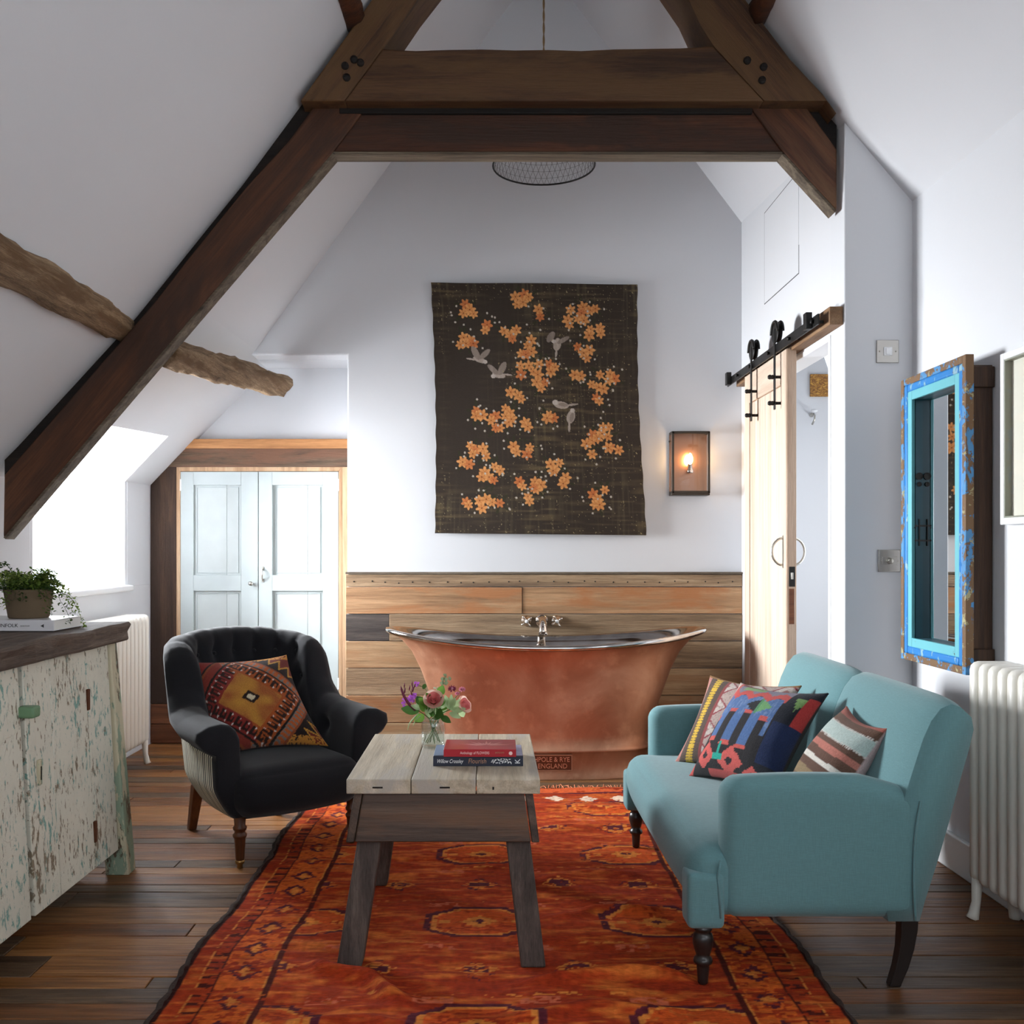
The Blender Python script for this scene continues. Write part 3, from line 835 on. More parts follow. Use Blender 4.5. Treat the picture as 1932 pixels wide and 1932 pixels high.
bc = P(1302, 874, YB-.045)
MB().lathe([(.018, -.05), (.019, -.035), (.014, -.028), (.0135, .0)], (bc[0], bc[1], bc[2]-.005), 14).build('lamp_holder', M['nickel'], ln, smooth=True)
MB().lathe([(.006, 0), (.012, .008), (.0155, .022), (.014, .036), (.009, .05), (.003, .058), (.0005, .06)], (bc[0], bc[1], bc[2]-.004), 16).build('bulb', emit('lit_bulb', (1.0, .58, .22), 130), ln, smooth=True)
# =================================================================== PENDANT (wire mesh shade)
YQ = 4.75; SQ = F_PX/YQ
ct = P(1026, 305, YQ)
pd = thing('pendant_light', 'wire mesh dome pendant hanging from the ridge on a twisted cord', 'pendant lamp', (ct[0], YQ, ct[2]))
Rp = 96/SQ; zr = EYE + (VPY-313)/SQ
mm = MB(); mm.tube([(ct[0]+Rp*math.cos(2*math.pi*i/48), YQ+Rp*math.sin(2*math.pi*i/48), zr) for i in range(48)], .0045, 6, closed=True)
mm.build('bottom_ring', M['black_iron'], pd, smooth=True)
mesh_ = MB(); NW = 54; Hs = .26
def dome(t):   # t 0 rim .. 1 crown
    return Rp*math.cos(t*math.pi/2*.93)**.75, zr + Hs*math.sin(t*math.pi/2*.96)
for k in range(NW):
    for sgn in (1, -1):
        pts = []
        for i in range(13):
            r_, z_ = dome(i/12); a_ = 2*math.pi*k/NW + sgn*i*.055
            pts.append((ct[0]+r_*math.cos(a_), YQ+r_*math.sin(a_), z_))
        mesh_.tube(pts, .0009, 3, cap=False)
for i in range(1, 12):
    r_, z_ = dome(i/12)
    mesh_.tube([(ct[0]+r_*math.cos(2*math.pi*k/40), YQ+r_*math.sin(2*math.pi*k/40), z_) for k in range(40)], .0008, 3, closed=True)
sh = mesh_.build('wire_shade', plain('grey_wire', (.12, .115, .11), .4, .7), pd)
sh['kind'] = 'stuff'
MB().lathe([(.03, 0), (.03, .05), (.012, .07), (.005, .08)], (ct[0], YQ, zr+Hs-.02), 14).build('lamp_cap', M['black_iron'], pd, smooth=True)
MB().sphere((ct[0], YQ, zr+.16), .038, 12, 8, (1, 1, 1.2)).build('bulb', plain('opal_bulb', (.8, .8, .78), .25), pd, smooth=True)
zt = ceil_z(ct[0], YQ)
cord = MB()
for ph in (0, math.pi):
    cord.tube([(ct[0]+.003*math.cos(ph+i*.9), YQ+.003*math.sin(ph+i*.9), zr+Hs+.05+i*(zt-zr-Hs-.05)/60) for i in range(61)], .003, 5)
cord.build('cord', plain('gold_twisted_cord', srgb(140, 112, 74), .7), pd, smooth=True)
# =================================================================== COPPER BATH
BX, BY, BA, BBd = .289, 5.135, .837, .318
def sgnpow(v, e): return math.copysign(abs(v)**e, v)
def bath_ring(a, b, z, lift, n=72, e=2.3, x0=BX, y0=BY):
    out = []
    for k in range(n):
        t_ = 2*math.pi*k/n
        cx, sx = math.cos(t_), math.sin(t_)
        x = a*sgnpow(cx, 2/e); y = b*sgnpow(sx, 2/e)
        out.append((x0+x, y0+y, z + lift*abs(x/BA)**2.0))
    return out
t = NT('aged_copper'); o = t.obj(0)
n1 = t.noise(o, 3.2, 6, .6, .5); n2 = t.noise(o, 11, 4, .6)
cc = t.ramp(n1, [(.3, srgb(168, 116, 90)), (.52, srgb(194, 143, 114)), (.72, srgb(214, 170, 142))])
cc = t.mix(t.maprange(n2, .55, .75, 0, .5), cc, srgb(230, 182, 148))
t.set(cc, t.maprange(n1, .3, .7, .40, .54), .85, .5); t.bump(t.noise(o, 5, 3), .04, .02)
M['copper'] = t.m
t = NT('polished_tin'); o = t.obj(0)
n1 = t.noise(t.mapping(o, (1, 1, 2)), 9, 3, .5)
t.set(t.ramp(n1, [(.35, (.50, .48, .46)), (.65, (.70, .68, .66))]), t.maprange(n1, .3, .7, .07, .16), 1.0, .5)
t.bump(t.noise(o, 4, 2), .05, .02)
M['tin'] = t.m
bt = thing('copper_bath', 'freestanding copper boat bath with a rolled tin rim', 'bathtub', (BX, BY, 0))
prof = [(.545, .205, 0.0, 0, 2.6), (.545, .205, .004, 0, 2.6), (.535, .200, .02, 0, 2.6), (.530, .197, .125, 0, 2.6), (.538, .203, .135, 0, 2.6), (.541, .205, .142, 0, 2.6), (.536, .202, .150, 0, 2.6), (.531, .198, .158, 0, 2.5),
        (.545, .204, .22, .0, 2.5), (.575, .215, .32, .004, 2.4), (.612, .228, .42, .012, 2.4), (.652, .243, .52, .026, 2.3), (.700, .262, .60, .046, 2.3), (.750, .281, .640, .062, 2.3), (.80, .300, .660, .070, 2.3)]
MB().grid([bath_ring(a, b, z, l, 72, e) for a, b, z, l, e in prof], closev=True).build('outer_shell', M['copper'], bt, smooth=True)
prof = [(.80, .300, .658, .070), (.822, .311, .656, .072), (.837, .318, .662, .074), (.840, .320, .672, .075), (.832, .316, .681, .075), (.812, .306, .684, .075), (.79, .294, .678, .073),
        (.745, .276, .650, .064), (.688, .250, .60, .046), (.635, .228, .50, .024), (.59, .208, .38, .008), (.545, .190, .27, 0), (.49, .165, .21, 0), (.40, .12, .188, 0), (.2, .06, .182, 0), (.01, .004, .181, 0)]
MB().grid([bath_ring(a, b, z, l, 72, 2.3) for a, b, z, l in prof], closev=True).build('tin_lining', M['tin'], bt, smooth=True)
# overflow and waste
MB().lathe([(.03, 0), (.03, .004), (.022, .007), (.001, .008)], (BX, BY, .183), 18).build('waste', M['nickel'], bt, smooth=True)
yp = BY-.2055
pqx0, pqx1, pz0, pz1 = .120, .412, .047, .128
pq = MB().box(pqx0, pqx1, yp-.006, yp+.012, pz0, pz1).build('maker_plate', plain('dark_copper_plate', srgb(112, 66, 46), .45, .7), bt, bevel=.002)
for q in ((pqx0, pqx1, pz0, pz0+.005), (pqx0, pqx1, pz1-.005, pz1), (pqx0, pqx0+.005, pz0, pz1), (pqx1-.005, pqx1, pz0, pz1)):
    MB().box(q[0], q[1], yp-.0095, yp-.004, q[2], q[3]).build('plate_border', M['copper'], pq, bevel=.001)
lm = plain('bright_copper_letters', srgb(226, 170, 140), .35, .8)
off = Vector(pq.location) + Vector(bt.location)
for (txt, zz, w_) in (('CATCHPOLE & RYE', .093, .262), ('KENT ENGLAND', .060, .235)):
    text_part('lettering', txt, lm, pq, Vector((pqx0+pqx1, 2*yp, 2*zz))/2 - off + Vector((-(w_)/2+.0, -.008, 0)), (R(90), 0, 0), .034, .0022, width=w_)

# =================================================================== WALL TAPS ABOVE THE BATH
tp = thing('bath_taps', 'polished nickel wall spout with two cross handle taps above the bath', 'tap', P(1022, 1200, YB-.06))
YW = YB-.02
def rosette(px, py, r): 
    c = P(px, py, YW); return c
c = P(1022, 1171, YW)
sp = MB(); sp.lathe([(.036, 0), (.037, .006), (.034, .012), (.020, .018), (.019, .03)], c, 24, 'Y')
sp.build('spout_flange', M['nickel'], tp, smooth=True)
mm = MB(); c = Vector(c)
mm.tube([c+Vector((0, -.02, 0)), c+Vector((0, -.06, .004)), c+Vector((0, -.10, -.002)), c+Vector((0, -.13, -.02)), c+Vector((0, -.142, -.045)), c+Vector((0, -.145, -.068))], [.020, .0205, .021, .022, .0235, .0245], 16)
mm.build('spout', M['nickel'], tp, smooth=True)
for px, rot in ((993, .65), (1050, .55)):
    c = Vector(P(px, 1171, YW))
    mm = MB(); mm.lathe([(.030, 0), (.031, .006), (.027, .014), (.014, .022), (.012, .045), (.014, .05), (.010, .062), (.001, .064)], c, 20, 'Y')
    hd = mm.build('tap_handle', M['nickel'], tp, smooth=True)
    for k in range(4):
        a_ = rot + k*math.pi/2
        d = Vector((math.cos(a_), 0, math.sin(a_))); q = c+Vector((0, -.048, 0))
        MB().tube([q+d*.008, q+d*.026, q+d*.034], [.0055, .0045, .0065], 8).build('spoke', M['nickel'], hd, smooth=True)
    MB().lathe([(.010, 0), (.010, .004), (.007, .007), (.001, .008)], c+Vector((0, -.058, 0)), 14, 'Y').build('porcelain_cap', M['white_gloss'], hd, smooth=True)

# =================================================================== RADIATORS
M['rad'] = plain('cream_enamel', srgb(236, 232, 222), .38, 0, .5, var=.02)
def rad_section(xf, xb, yc, z0, z1, w, sgn):
    """one cast column loop: rounded rectangle seen from the side, tube-like edges"""
    mm = MB(); pts = []
    r = .026
    cx0, cx1 = min(xf, xb)+r, max(xf, xb)-r
    for (cx, cz, a0) in ((cx1, z1-r, 0), (cx0, z1-r, 90), (cx0, z0+r, 180), (cx1, z0+r, 270)):
        for k in range(4):
            a_ = R(a0+k*30); pts.append((cx+r*math.cos(a_), cz+r*math.sin(a_)))
    cxm, czm = (cx0+cx1)/2, (z0+z1)/2
    rings = []
    for (ins, yy) in ((.020, -.5), (.006, -.42), (0, -.18), (0, .18), (.006, .42), (.020, .5)):
        ring = []
        for (px_, pz_) in pts:
            dx = px_-cxm; dz = pz_-czm
            sx_ = (abs(dx)-ins)/abs(dx); sz_ = (abs(dz)-ins)/abs(dz)
            ring.append((cxm+dx*sx_, yc+yy*w, czm+dz*sz_))
        rings.append(ring)
    mm.grid(rings, closev=True)
    n = len(pts)
    mm.f.append(tuple(range(n))); mm.f.append(tuple(range(5*n, 6*n)))
    return mm
def radiator(label, xf, xb, y0, y1, z0, z1, pitch=.056):
    rd = thing('radiator', label, 'radiator', ((xf+xb)/2, (y0+y1)/2, 0))
    n = int(round((y1-y0)/pitch)); first = None
    for i in range(n):
        yc = y1-pitch/2-i*pitch
        zz0 = z0
        if first is None:
            first = rad_section(xf, xb, yc, zz0, z1, pitch*.86, 1).build('column', M['rad'], rd, smooth=True); fl_ = first.location.copy()
        else:
            copy_obj(first, fl_ + Vector((0, -i*pitch, 0)), rd)
    for zz in (z0+.05, z1-.045):
        MB().tube([((xf+xb)/2, y0+pitch/2, zz), ((xf+xb)/2, y1-pitch/2, zz)], .024, 12).build('connecting_tube', M['rad'], rd, smooth=True)
    for yc in (y1-pitch/2, y0+pitch/2):
        for xx in (xf, xb):
            s_ = 1 if xx > (xf+xb)/2 else -1
            mm = MB(); mm.tube([(xx-s_*.022, yc, z0+.05), (xx-s_*.016, yc, .05), (xx-s_*.008, yc, .012), (xx-s_*.004, yc, 0)], [.02, .014, .017, .02], 8)
            mm.build('foot', M['rad'], rd, smooth=True)
    return rd
rd = radiator('cream column radiator under the bright dormer window', -1.852, -2.0, 4.10, 5.34, .115, .808)
MB().tube([(-1.86, 4.98, 0), (-1.86, 4.98, .05), (-1.89, 4.98, .07)], .010, 8).build('valve', M['nickel'], rd, smooth=True)
radiator('cream column radiator on the right wall behind the blue sofa', 1.506, 1.650, 1.9, 3.10, .115, .805)

# =================================================================== COFFEE TABLE
T0, T1, TY0, TY1, TH, TT = -.396, .137, 2.697, 3.372, .522, .040
tb = thing('coffee_table', 'rustic low wooden coffee table with three plank top and splayed legs', 'table', (-.13, 3.03, 0))
TOPC = [srgb(150, 134, 112), srgb(194, 180, 156), srgb(216, 204, 184)]
M['ttop'] = wood('bleached_table_plank', TOPC, 'Y', .9, .55, .06, .3, .25, patch=(srgb(176, 168, 156), .3))
AP = [srgb(50, 39, 33), srgb(84, 67, 56), srgb(112, 92, 76)]
M['tapron'] = wood('dark_table_apron', AP, 'X', .8, .5, .05, .35, .35, patch=(srgb(104, 74, 52), .4))
M['taprony'] = wood('dark_table_apron_side', AP, 'Y', .8, .5, .05, .35, .35)
M['tleg'] = wood('weathered_table_leg', [srgb(52, 44, 40), srgb(88, 76, 70), srgb(116, 102, 92)], 'Z', 1.0, .6, .08, .8, .45)
for (x0, x1) in ((T0, -.2195), (-.2175, -.040), (-.038, T1)):
    MB().box(x0, x1, TY0, TY1, TH-TT, TH).build('plank', M['ttop'], tb, bevel=.003, seg=2)
zt_, zb_ = TH-TT, .350
def apron(p, q, nm, mt): MB().hexa(p, q).build(nm, mt, tb, bevel=.004)
# front and back boards lean outwards; side boards overlap their ends
for (yo, s_) in ((2.715, -1), (3.352, 1)):
    yi = yo - s_*.026; yo2 = yo + s_*.020; yi2 = yo2 - s_*.026
    ys, ysb = sorted((yo, yi)), sorted((yo2, yi2))
    apron([(-.373, ysb[0], zb_), (.112, ysb[0], zb_), (.112, ysb[1], zb_), (-.373, ysb[1], zb_)],
          [(-.352, ys[0], zt_), (.094, ys[0], zt_), (.094, ys[1], zt_), (-.352, ys[1], zt_)], 'apron', M['tapron'])
for (xo, xob, xi, xib) in ((-.376, -.398, -.354, -.375), (.118, .136, .096, .114)):
    a_, b_ = sorted((xo, xi)); c_, d_ = sorted((xob, xib))
    apron([(c_, 2.700, zb_-.003), (d_, 2.700, zb_-.003), (d_, 3.368, zb_-.003), (c_, 3.368, zb_-.003)],
          [(a_, 2.716, zt_), (b_, 2.716, zt_), (b_, 3.350, zt_), (a_, 3.350, zt_)], 'apron', M['taprony'])
def tleg(xb0, xb1, xt0, xt1, yb0, yb1, yt0, yt1):
    MB().hexa([(xb0, yb0, .012), (xb1, yb0, .012), (xb1, yb1, .012), (xb0, yb1, .012)],
              [(xt0, yt0, zt_-.002), (xt1, yt0, zt_-.002), (xt1, yt1, zt_-.002), (xt0, yt1, zt_-.002)]).build('leg', M['tleg'], tb, bevel=.006)
tleg(-.421, -.352, -.349, -.283, 2.677, 2.745, 2.742, 2.80)
tleg(.084, .152, .027, .094, 2.677, 2.745, 2.742, 2.80)
tleg(-.421, -.352, -.349, -.283, 3.33, 3.39, 3.265, 3.325)
tleg(.084, .152, .027, .094, 3.33, 3.39, 3.265, 3.325)
cr = MB()
for (x, z) in ((-.31, TH-.022), (-.125, TH-.022)):
    MB().box(x-.014, x+.014, TY0-.0012, TY0+.01, z-.0022, z+.0022).build('iron_staple', M['oak_black_shade'], tb)
MB().box(.006, .0105, TY0-.001, TY0+.01, TH-.028, TH-.020).build('nail_hole', M['oak_black_shade'], tb)

# =================================================================== BOOKS ON THE TABLE
def book(name, label, x0, x1, y0, y1, z0, z1, mcov, mpage, spine='front', rot=0, coff=.004):
    c = ((x0+x1)/2, (y0+y1)/2, z0)
    bk = thing(name, label, 'book', c, rot)
    hx, hy, h = (x1-x0)/2, (y1-y0)/2, z1-z0
    t_ = .0028
    MB().box(-hx, hx, -hy, hy, 0, t_).build('cover', mcov, bk, local=True, bevel=.0008, seg=1)
    MB().box(-hx, hx, -hy, hy, h-t_, h).build('cover', mcov, bk, local=True, bevel=.0008, seg=1)
    MB().box(-hx, hx, -hy, -hy+.004, t_*.5, h-t_*.5).build('spine', mcov, bk, local=True, bevel=.001, seg=1)
    MB().box(-hx+coff, hx-coff, -hy+.004, hy-coff, t_, h-t_).build('pages', mpage, bk, local=True)
    return bk, hx, hy, h
M['pages'] = plain('book_pages', (.78, .76, .72), .85, var=.03)
M['navy'] = plain('navy_book_cloth', srgb(26, 32, 52), .45, var=.1)
M['redbk'] = plain('red_book_cover', srgb(172, 34, 46), .30, var=.06)
M['whitetxt'] = plain('white_print', (.85, .85, .85), .6)
M['goldtxt'] = plain('copper_print', srgb(176, 130, 98), .5)
M['pinktxt'] = plain('pale_print', srgb(240, 205, 200), .6)
bk, hx, hy, h = book('book', 'navy hardback with white lettered spine lying on the coffee table', -.167, .096, 2.864, 3.035, TH, TH+.029, M['navy'], M['pages'])
rx = (R(90), 0, 0)
text_part('title', 'Willow Crossley', M['whitetxt'], bk, (-hx+.010, -hy-.0004, .0095), rx, .016, .0004, shear=.35, width=.076)
text_part('title', 'Flourish', M['goldtxt'], bk, (-hx+.102, -hy-.0004, .0085), rx, .020, .0004, shear=.15, width=.052)
text_part('publisher_mark', 'K', M['whitetxt'], bk, (hx-.009, -hy-.0004, .007), (R(90), R(-90), 0), .022, .0004)
sprig = MB(); rs = random.Random(4)
for i in range(26):
    u = i/25; x = -hx+.172 + u*.056; z = .0145 + .004*math.sin(i*1.7) + rs.uniform(-.003, .003)
    a_ = rs.uniform(0, math.pi)
    ca, sa = math.cos(a_)*.0042, math.sin(a_)*.0042
    sprig.add([(x-ca, -hy-.0006, z-sa), (x+sa*.35, -hy-.0006, z-ca*.35), (x+ca, -hy-.0006, z+sa), (x-sa*.35, -hy-.0006, z+ca*.35)], [(0, 1, 2, 3)])
sprig.build('flower_print', M['whitetxt'], bk, local=True)['kind'] = 'stuff'
# photograph panel on the upper cover
MB().box(-hx+.001, -hx+.034, -hy+.012, hy-.004, h, h+.0005).build('cover_photo', plain('blue_grey_photo', srgb(122, 140, 168), .4, var=.3, vscale=20), bk, local=True)
MB().box(hx-.026, hx-.001, -hy+.012, hy-.004, h, h+.0005).build('cover_photo', plain('lilac_photo', srgb(170, 172, 200), .4, var=.4, vscale=40), bk, local=True)
bk, hx, hy, h = book('book', 'red book about flowers lying on top of the navy hardback', -.135, .076, 2.852, 3.002, TH+.0297, TH+.0515, M['redbk'], M['pages'], rot=R(-.6))
text_part('title', 'Anthology of FLOWERS', M['pinktxt'], bk, (-hx+.048, -hy-.0004, .008), rx, .011, .0004, width=.085)
text_part('author', 'JANE FIELD-LEWIS', M['goldtxt'], bk, (-hx+.150, -hy-.0004, .0105), rx, .006, .0003, width=.026)
MB().lathe([(.0055, 0), (.0055, .0006)], (hx-.016, -hy, .0108), 14, 'Y').build('publisher_mark', M['pinktxt'], bk, local=True)
pet = MB()
for k in range(15):
    a_ = R(12 + k*11.2); l = .075 + .02*math.sin(k*2.1)
    c_ = Vector((.018, -.02, h+.0004)); d = Vector((math.cos(a_), math.sin(a_)*.75, 0)); nrm = Vector((-d.y, d.x, 0)).normalized()
    q = [c_+d*l*.12, c_+d*l*.5+nrm*.004, c_+d*l, c_+d*l*.5-nrm*.004]
    q = [Vector((max(-hx+.004, min(hx-.004, p.x)), max(-hy+.004, min(hy-.004, p.y)), p.z)) for p in q]
    pet.add(q, [(0, 1, 2, 3)])
pet.build('petal_print', plain('pale_pink_print', srgb(226, 150, 145), .35), bk, local=True)['kind'] = 'stuff'

# =================================================================== PAINTED CABINET
cz = .824; xt, xbm = -1.352, -1.312
cab = thing('cabinet', 'old low cabinet with chipped cream and green paint and a dark slab top', 'cabinet', (-1.66, 2.75, 0))
M['chip'] = paint_chip('chipped_cream_paint', [srgb(132, 120, 100), (srgb(122, 164, 154), .49, 4.5, (1, 1.2, .8)), (srgb(214, 212, 196), .445, 44, (1, 1.5, .6))], .55, bump=.5)
M['chip2'] = paint_chip('worn_post_paint', [srgb(92, 76, 58), (srgb(140, 158, 136), .42, 7, (1, 1, .4)), (srgb(196, 188, 160), .47, 6, (1.4, 1.4, .5))], .6, bump=.5)
M['slab'] = wood('dark_weathered_slab', [srgb(66, 54, 46), srgb(106, 90, 78), srgb(142, 125, 112)], 'Y', .9, .7, .04, 1.0, .5)
M['rust'] = plain('rusty_iron', srgb(92, 54, 34), .8, .3, .3, bump=.4, bscale=80, var=.3, vscale=30)
def cpl(y0, y1, z0, z1, mt, nm, par=cab, th=.024, dx=0.0):
    def xf(z): return xt + (xbm-xt)*(cz-z)/(cz-.09) + dx
    m_ = MB().hexa([(xf(z0)-th, y0, z0), (xf(z0), y0, z0), (xf(z0), y1, z0), (xf(z0)-th, y1, z0)], [(xf(z1)-th, y0, z1), (xf(z1), y0, z1), (xf(z1), y1, z1), (xf(z1)-th, y1, z1)])
    return m_.build(nm, mt, par, bevel=.003, seg=1)
d1 = cpl(2.832, 3.000, .095, cz-.004, M['chip'], 'door'); cpl(3.002, 3.268, .095, cz-.004, M['chip'], 'door_plank', d1)
d2 = cpl(2.530, 2.806, .095, cz-.004, M['chip'], 'door'); cpl(2.250, 2.528, .095, cz-.004, M['chip'], 'door_plank', d2)
cpl(3.272, 3.462, .095, cz-.002, M['chip'], 'front_stile', cab)
cpl(2.05, 2.246, .095, cz-.002, M['chip'], 'front_stile', cab)
cpl(2.03, 3.47, .085, cz, M['oak_black_shade'], 'carcass_front', cab, .012, -.026)
MB().box(-1.98, -1.375, 2.03, 2.06, .09, cz).build('end_panel', M['chip2'], cab, bevel=.003)
MB().box(-1.98, -1.375, 3.45, 3.48, .09, cz).build('end_panel', M['chip2'], cab, bevel=.003)
MB().box(-1.98, -1.36, 2.03, 3.48, .075, .095).build('bottom_board', M['oak_black_shade'], cab, bevel=.003)
for (y0, y1, s_) in ((3.464, 3.532, 1), (1.98, 2.046, -1)):
    MB().hexa([(-1.365, y0+.012*s_, 0), (-1.282, y0+.012*s_, 0), (-1.282, y1+.018*s_, 0), (-1.365, y1+.018*s_, 0)],
              [(-1.405, y0, cz), (-1.345, y0, cz), (-1.345, y1, cz), (-1.405, y1, cz)]).build('leg', M['chip2'], cab, bevel=.006)
    MB().hexa([(-1.99, y0, 0), (-1.93, y0, 0), (-1.93, y1, 0), (-1.99, y1, 0)],
              [(-1.98, y0, cz), (-1.92, y0, cz), (-1.92, y1, cz), (-1.98, y1, cz)]).build('leg', M['chip2'], cab, bevel=.006)
# thick uneven top slabs with a split in the end
def rough_board(x0, x1, y0, y1, z0, z1, nm, seed):
    rr = random.Random(seed); ny = 40; mm = MB(); rows_ = []
    for i in range(ny+1):
        yy = y0 + (y1-y0)*i/ny
        w1 = .006*math.sin(i*.6+seed)+rr.uniform(-.003, .003); w2 = .004*math.sin(i*.9+seed*2)+rr.uniform(-.002, .002)
        zz = .003*math.sin(i*.45+seed)+rr.uniform(-.0015, .0015)
        rows_.append([(x0, yy, z0), (x0, yy, z1+zz*.5), ((x0+x1)/2, yy, z1+zz*.3), (x1-.006+w1*.6, yy, z1+zz), (x1+w1, yy, z1-.010+zz), (x1-.004+w2, yy, (z0+z1)/2), (x1+w2*.8, yy, z0+.008), (x1-.008, yy, z0+zz*.4)])
    mm.grid(rows_, closev=True); n = 8
    mm.f.append(tuple(range(n))); mm.f.append(tuple(ny*n+k for k in range(n)))
    return mm.build(nm, M['slab'], cab, smooth=False, bevel=.002, seg=1)
rough_board(-1.655, -1.310, 1.92, 3.562, .826, .892, 'top_slab', 3)
rough_board(-2.0, -1.659, 1.92, 3.556, .826, .889, 'top_slab', 8)
# turn button, keyhole plate, hinges
MB().box(xt-.002, xt+.050, 2.795, 2.842, .672, .705).build('turn_button', paint_chip('green_button_paint', [srgb(70, 60, 40), (srgb(104, 138, 104), .36, 12, (1, 1, 1))], .5), cab, bevel=.008, seg=3)
MB().box(-1.336, -1.326, 2.885, 2.905, .46, .535).build('keyhole_plate', M['chip2'], cab, bevel=.003)
MB().box(-1.326, -1.3245, 2.892, 2.897, .475, .515).build('keyhole', M['oak_black_shade'], cab)
for z in (.655, .215):
    x = xt + (xbm-xt)*(cz-z)/(cz-.09)
    MB().box(x-.004, x+.006, 3.260, 3.278, z-.035, z+.035).build('hinge', M['rust'], cab, bevel=.002)

# book and fern on the cabinet
M['greybk'] = plain('pale_grey_book', srgb(214, 212, 214), .5, var=.02)
bk, hx, hy, h = book('book', 'pale grey hardback lying on the dark cabinet top under the fern', -1.705, -1.402, 3.150, 3.372, .8935, .9285, M['greybk'], M['pages'], rot=R(0))
M['blacktxt'] = plain('black_print', (.02, .02, .02), .6)
text_part('title', 'KINFOLK', M['blacktxt'], bk, (hx-.186, -hy-.0004, .0125), rx, .016, .0003, width=.070)
text_part('author', 'NATHAN WILLIAMS', plain('grey_print', (.3, .3, .3), .6), bk, (hx-.108, -hy-.0004, .0145), rx, .006, .0003, width=.03)
MB().add([(hx-.043, -hy-.0005, .0165), (hx-.032, -hy-.0005, .0225), (hx-.032, -hy-.0005, .0105)], [(0, 1, 2)]).build('publisher_mark', M['blacktxt'], bk, local=True)

pcx, pcy, pz = -1.535, 3.262, .929
fe = thing('potted_fern', 'trailing maidenhair fern in a squat brown clay pot on the grey book', 'potted plant', (pcx, pcy, pz))
MB().lathe([(.060, 0), (.063, .003), (.070, .045), (.076, .085), (.079, .093), (.076, .096), (.072, .090), (.068, .075), (.001, .074)], (pcx, pcy, pz), 28).build('pot', plain('brown_clay', srgb(104, 88, 68), .85, 0, .3, bump=.15, bscale=40, var=.15, vscale=12), fe, smooth=True)
MB().lathe([(.069, .074), (.06, .082), (.001, .085)], (pcx, pcy, pz), 16, caps=False).build('soil', plain('dark_soil', (.02, .014, .01), .95, bump=.5), fe, smooth=True)
LEAF = []
for i, cc in enumerate((srgb(70, 96, 38), srgb(100, 124, 52), srgb(50, 72, 34), srgb(130, 146, 74))):
    t = NT('fern_leaf_%d' % i); t.set(cc, .55, 0, .3)
    td = t.node('ShaderNodeBsdfTranslucent'); td.inputs[0].default_value = (*[min(1, q*1.6) for q in cc], 1)
    mx = t.node('ShaderNodeMixShader'); mx.inputs[0].default_value = .35
    t.link(t.p.outputs[0], mx.inputs[1]); t.link(td.outputs[0], mx.inputs[2]); t.link(mx.outputs[0], t.out.inputs['Surface'])
    LEAF.append(t.m)
def frond(base, az, length, rise, droop, seed, step=.0065, leaf=.0098):
    rr = random.Random(seed); mm = MB(); pts = []
    n = 14; d = Vector((math.cos(az), math.sin(az), 0))
    for i in range(n+1):
        u = i/n
        pts.append(Vector(base) + d*length*u*(1-.12*u) + Vector((rr.uniform(-.004, .004), rr.uniform(-.004, .004), rise*math.sin(min(1, u*1.15)*math.pi*.62) - droop*u*u)))
    mm.tube(pts, [.0012*(1-.6*i/n) for i in range(n+1)], 4)
    tot = length; k = int(tot/step)+4
    for j in range(2, k):
        u = j/k; f_ = u*n; i0 = min(n-1, int(f_)); p = pts[i0].lerp(pts[i0+1], f_-i0)
        side = d.cross(Vector((0, 0, 1)))
        for s_ in (-1, 1):
            for lev in (1, 2) if rr.random() < .75 else (1,):
                out = side*s_*(.006+.010*(1-u))*lev + Vector((rr.uniform(-.006, .006), rr.uniform(-.006, .006), rr.uniform(-.008, .006)))
                c_ = p+out; L = leaf*rr.uniform(.6, 1.15)
                a1 = Vector((rr.uniform(-1, 1), rr.uniform(-1, 1), rr.uniform(-.7, .7))).normalized()
                b1 = a1.cross(Vector((rr.uniform(-.5, .5), rr.uniform(-.5, .5), 1))).normalized()
                q = [c_-a1*L*.5, c_+b1*L*.45-a1*L*.1, c_+a1*L*.5+b1*L*.2, c_+a1*L*.45-b1*L*.25, c_-b1*L*.45-a1*L*.1]
                mm.add(q, [(0, 1, 2, 3, 4)])
    return mm
rr = random.Random(12)
for i in range(80):
    az = i*2.39996 + rr.uniform(-.2, .2)
    ln_ = rr.uniform(.05, .115); rise = rr.uniform(.03, .085); droop = rr.uniform(.0, .06)
    b = (pcx+.03*math.cos(az)*rr.random(), pcy+.03*math.sin(az)*rr.random(), pz+.082)
    frond(b, az, ln_, rise, droop, 100+i).build('frond', LEAF[i % 4], fe)
for (az, ln_, rise, droop, sd) in ((.05, .15, .045, .115, 1), (-.25, .165, .05, .15, 2), (.35, .14, .06, .09, 3), (-.6, .13, .05, .12, 4), (.15, .185, .055, .175, 5), (2.9, .15, .11, .03, 6), (2.4, .16, .05, .11, 7), (3.3, .16, .05, .13, 8), (-1.9, .10, .05, .09, 9), (-2.6, .13, .05, .12, 10)):
    frond((pcx+.02*math.cos(az), pcy+.02*math.sin(az), pz+.084), az, ln_, rise, droop, sd, .0055, .0105).build('frond', LEAF[sd % 4], fe)
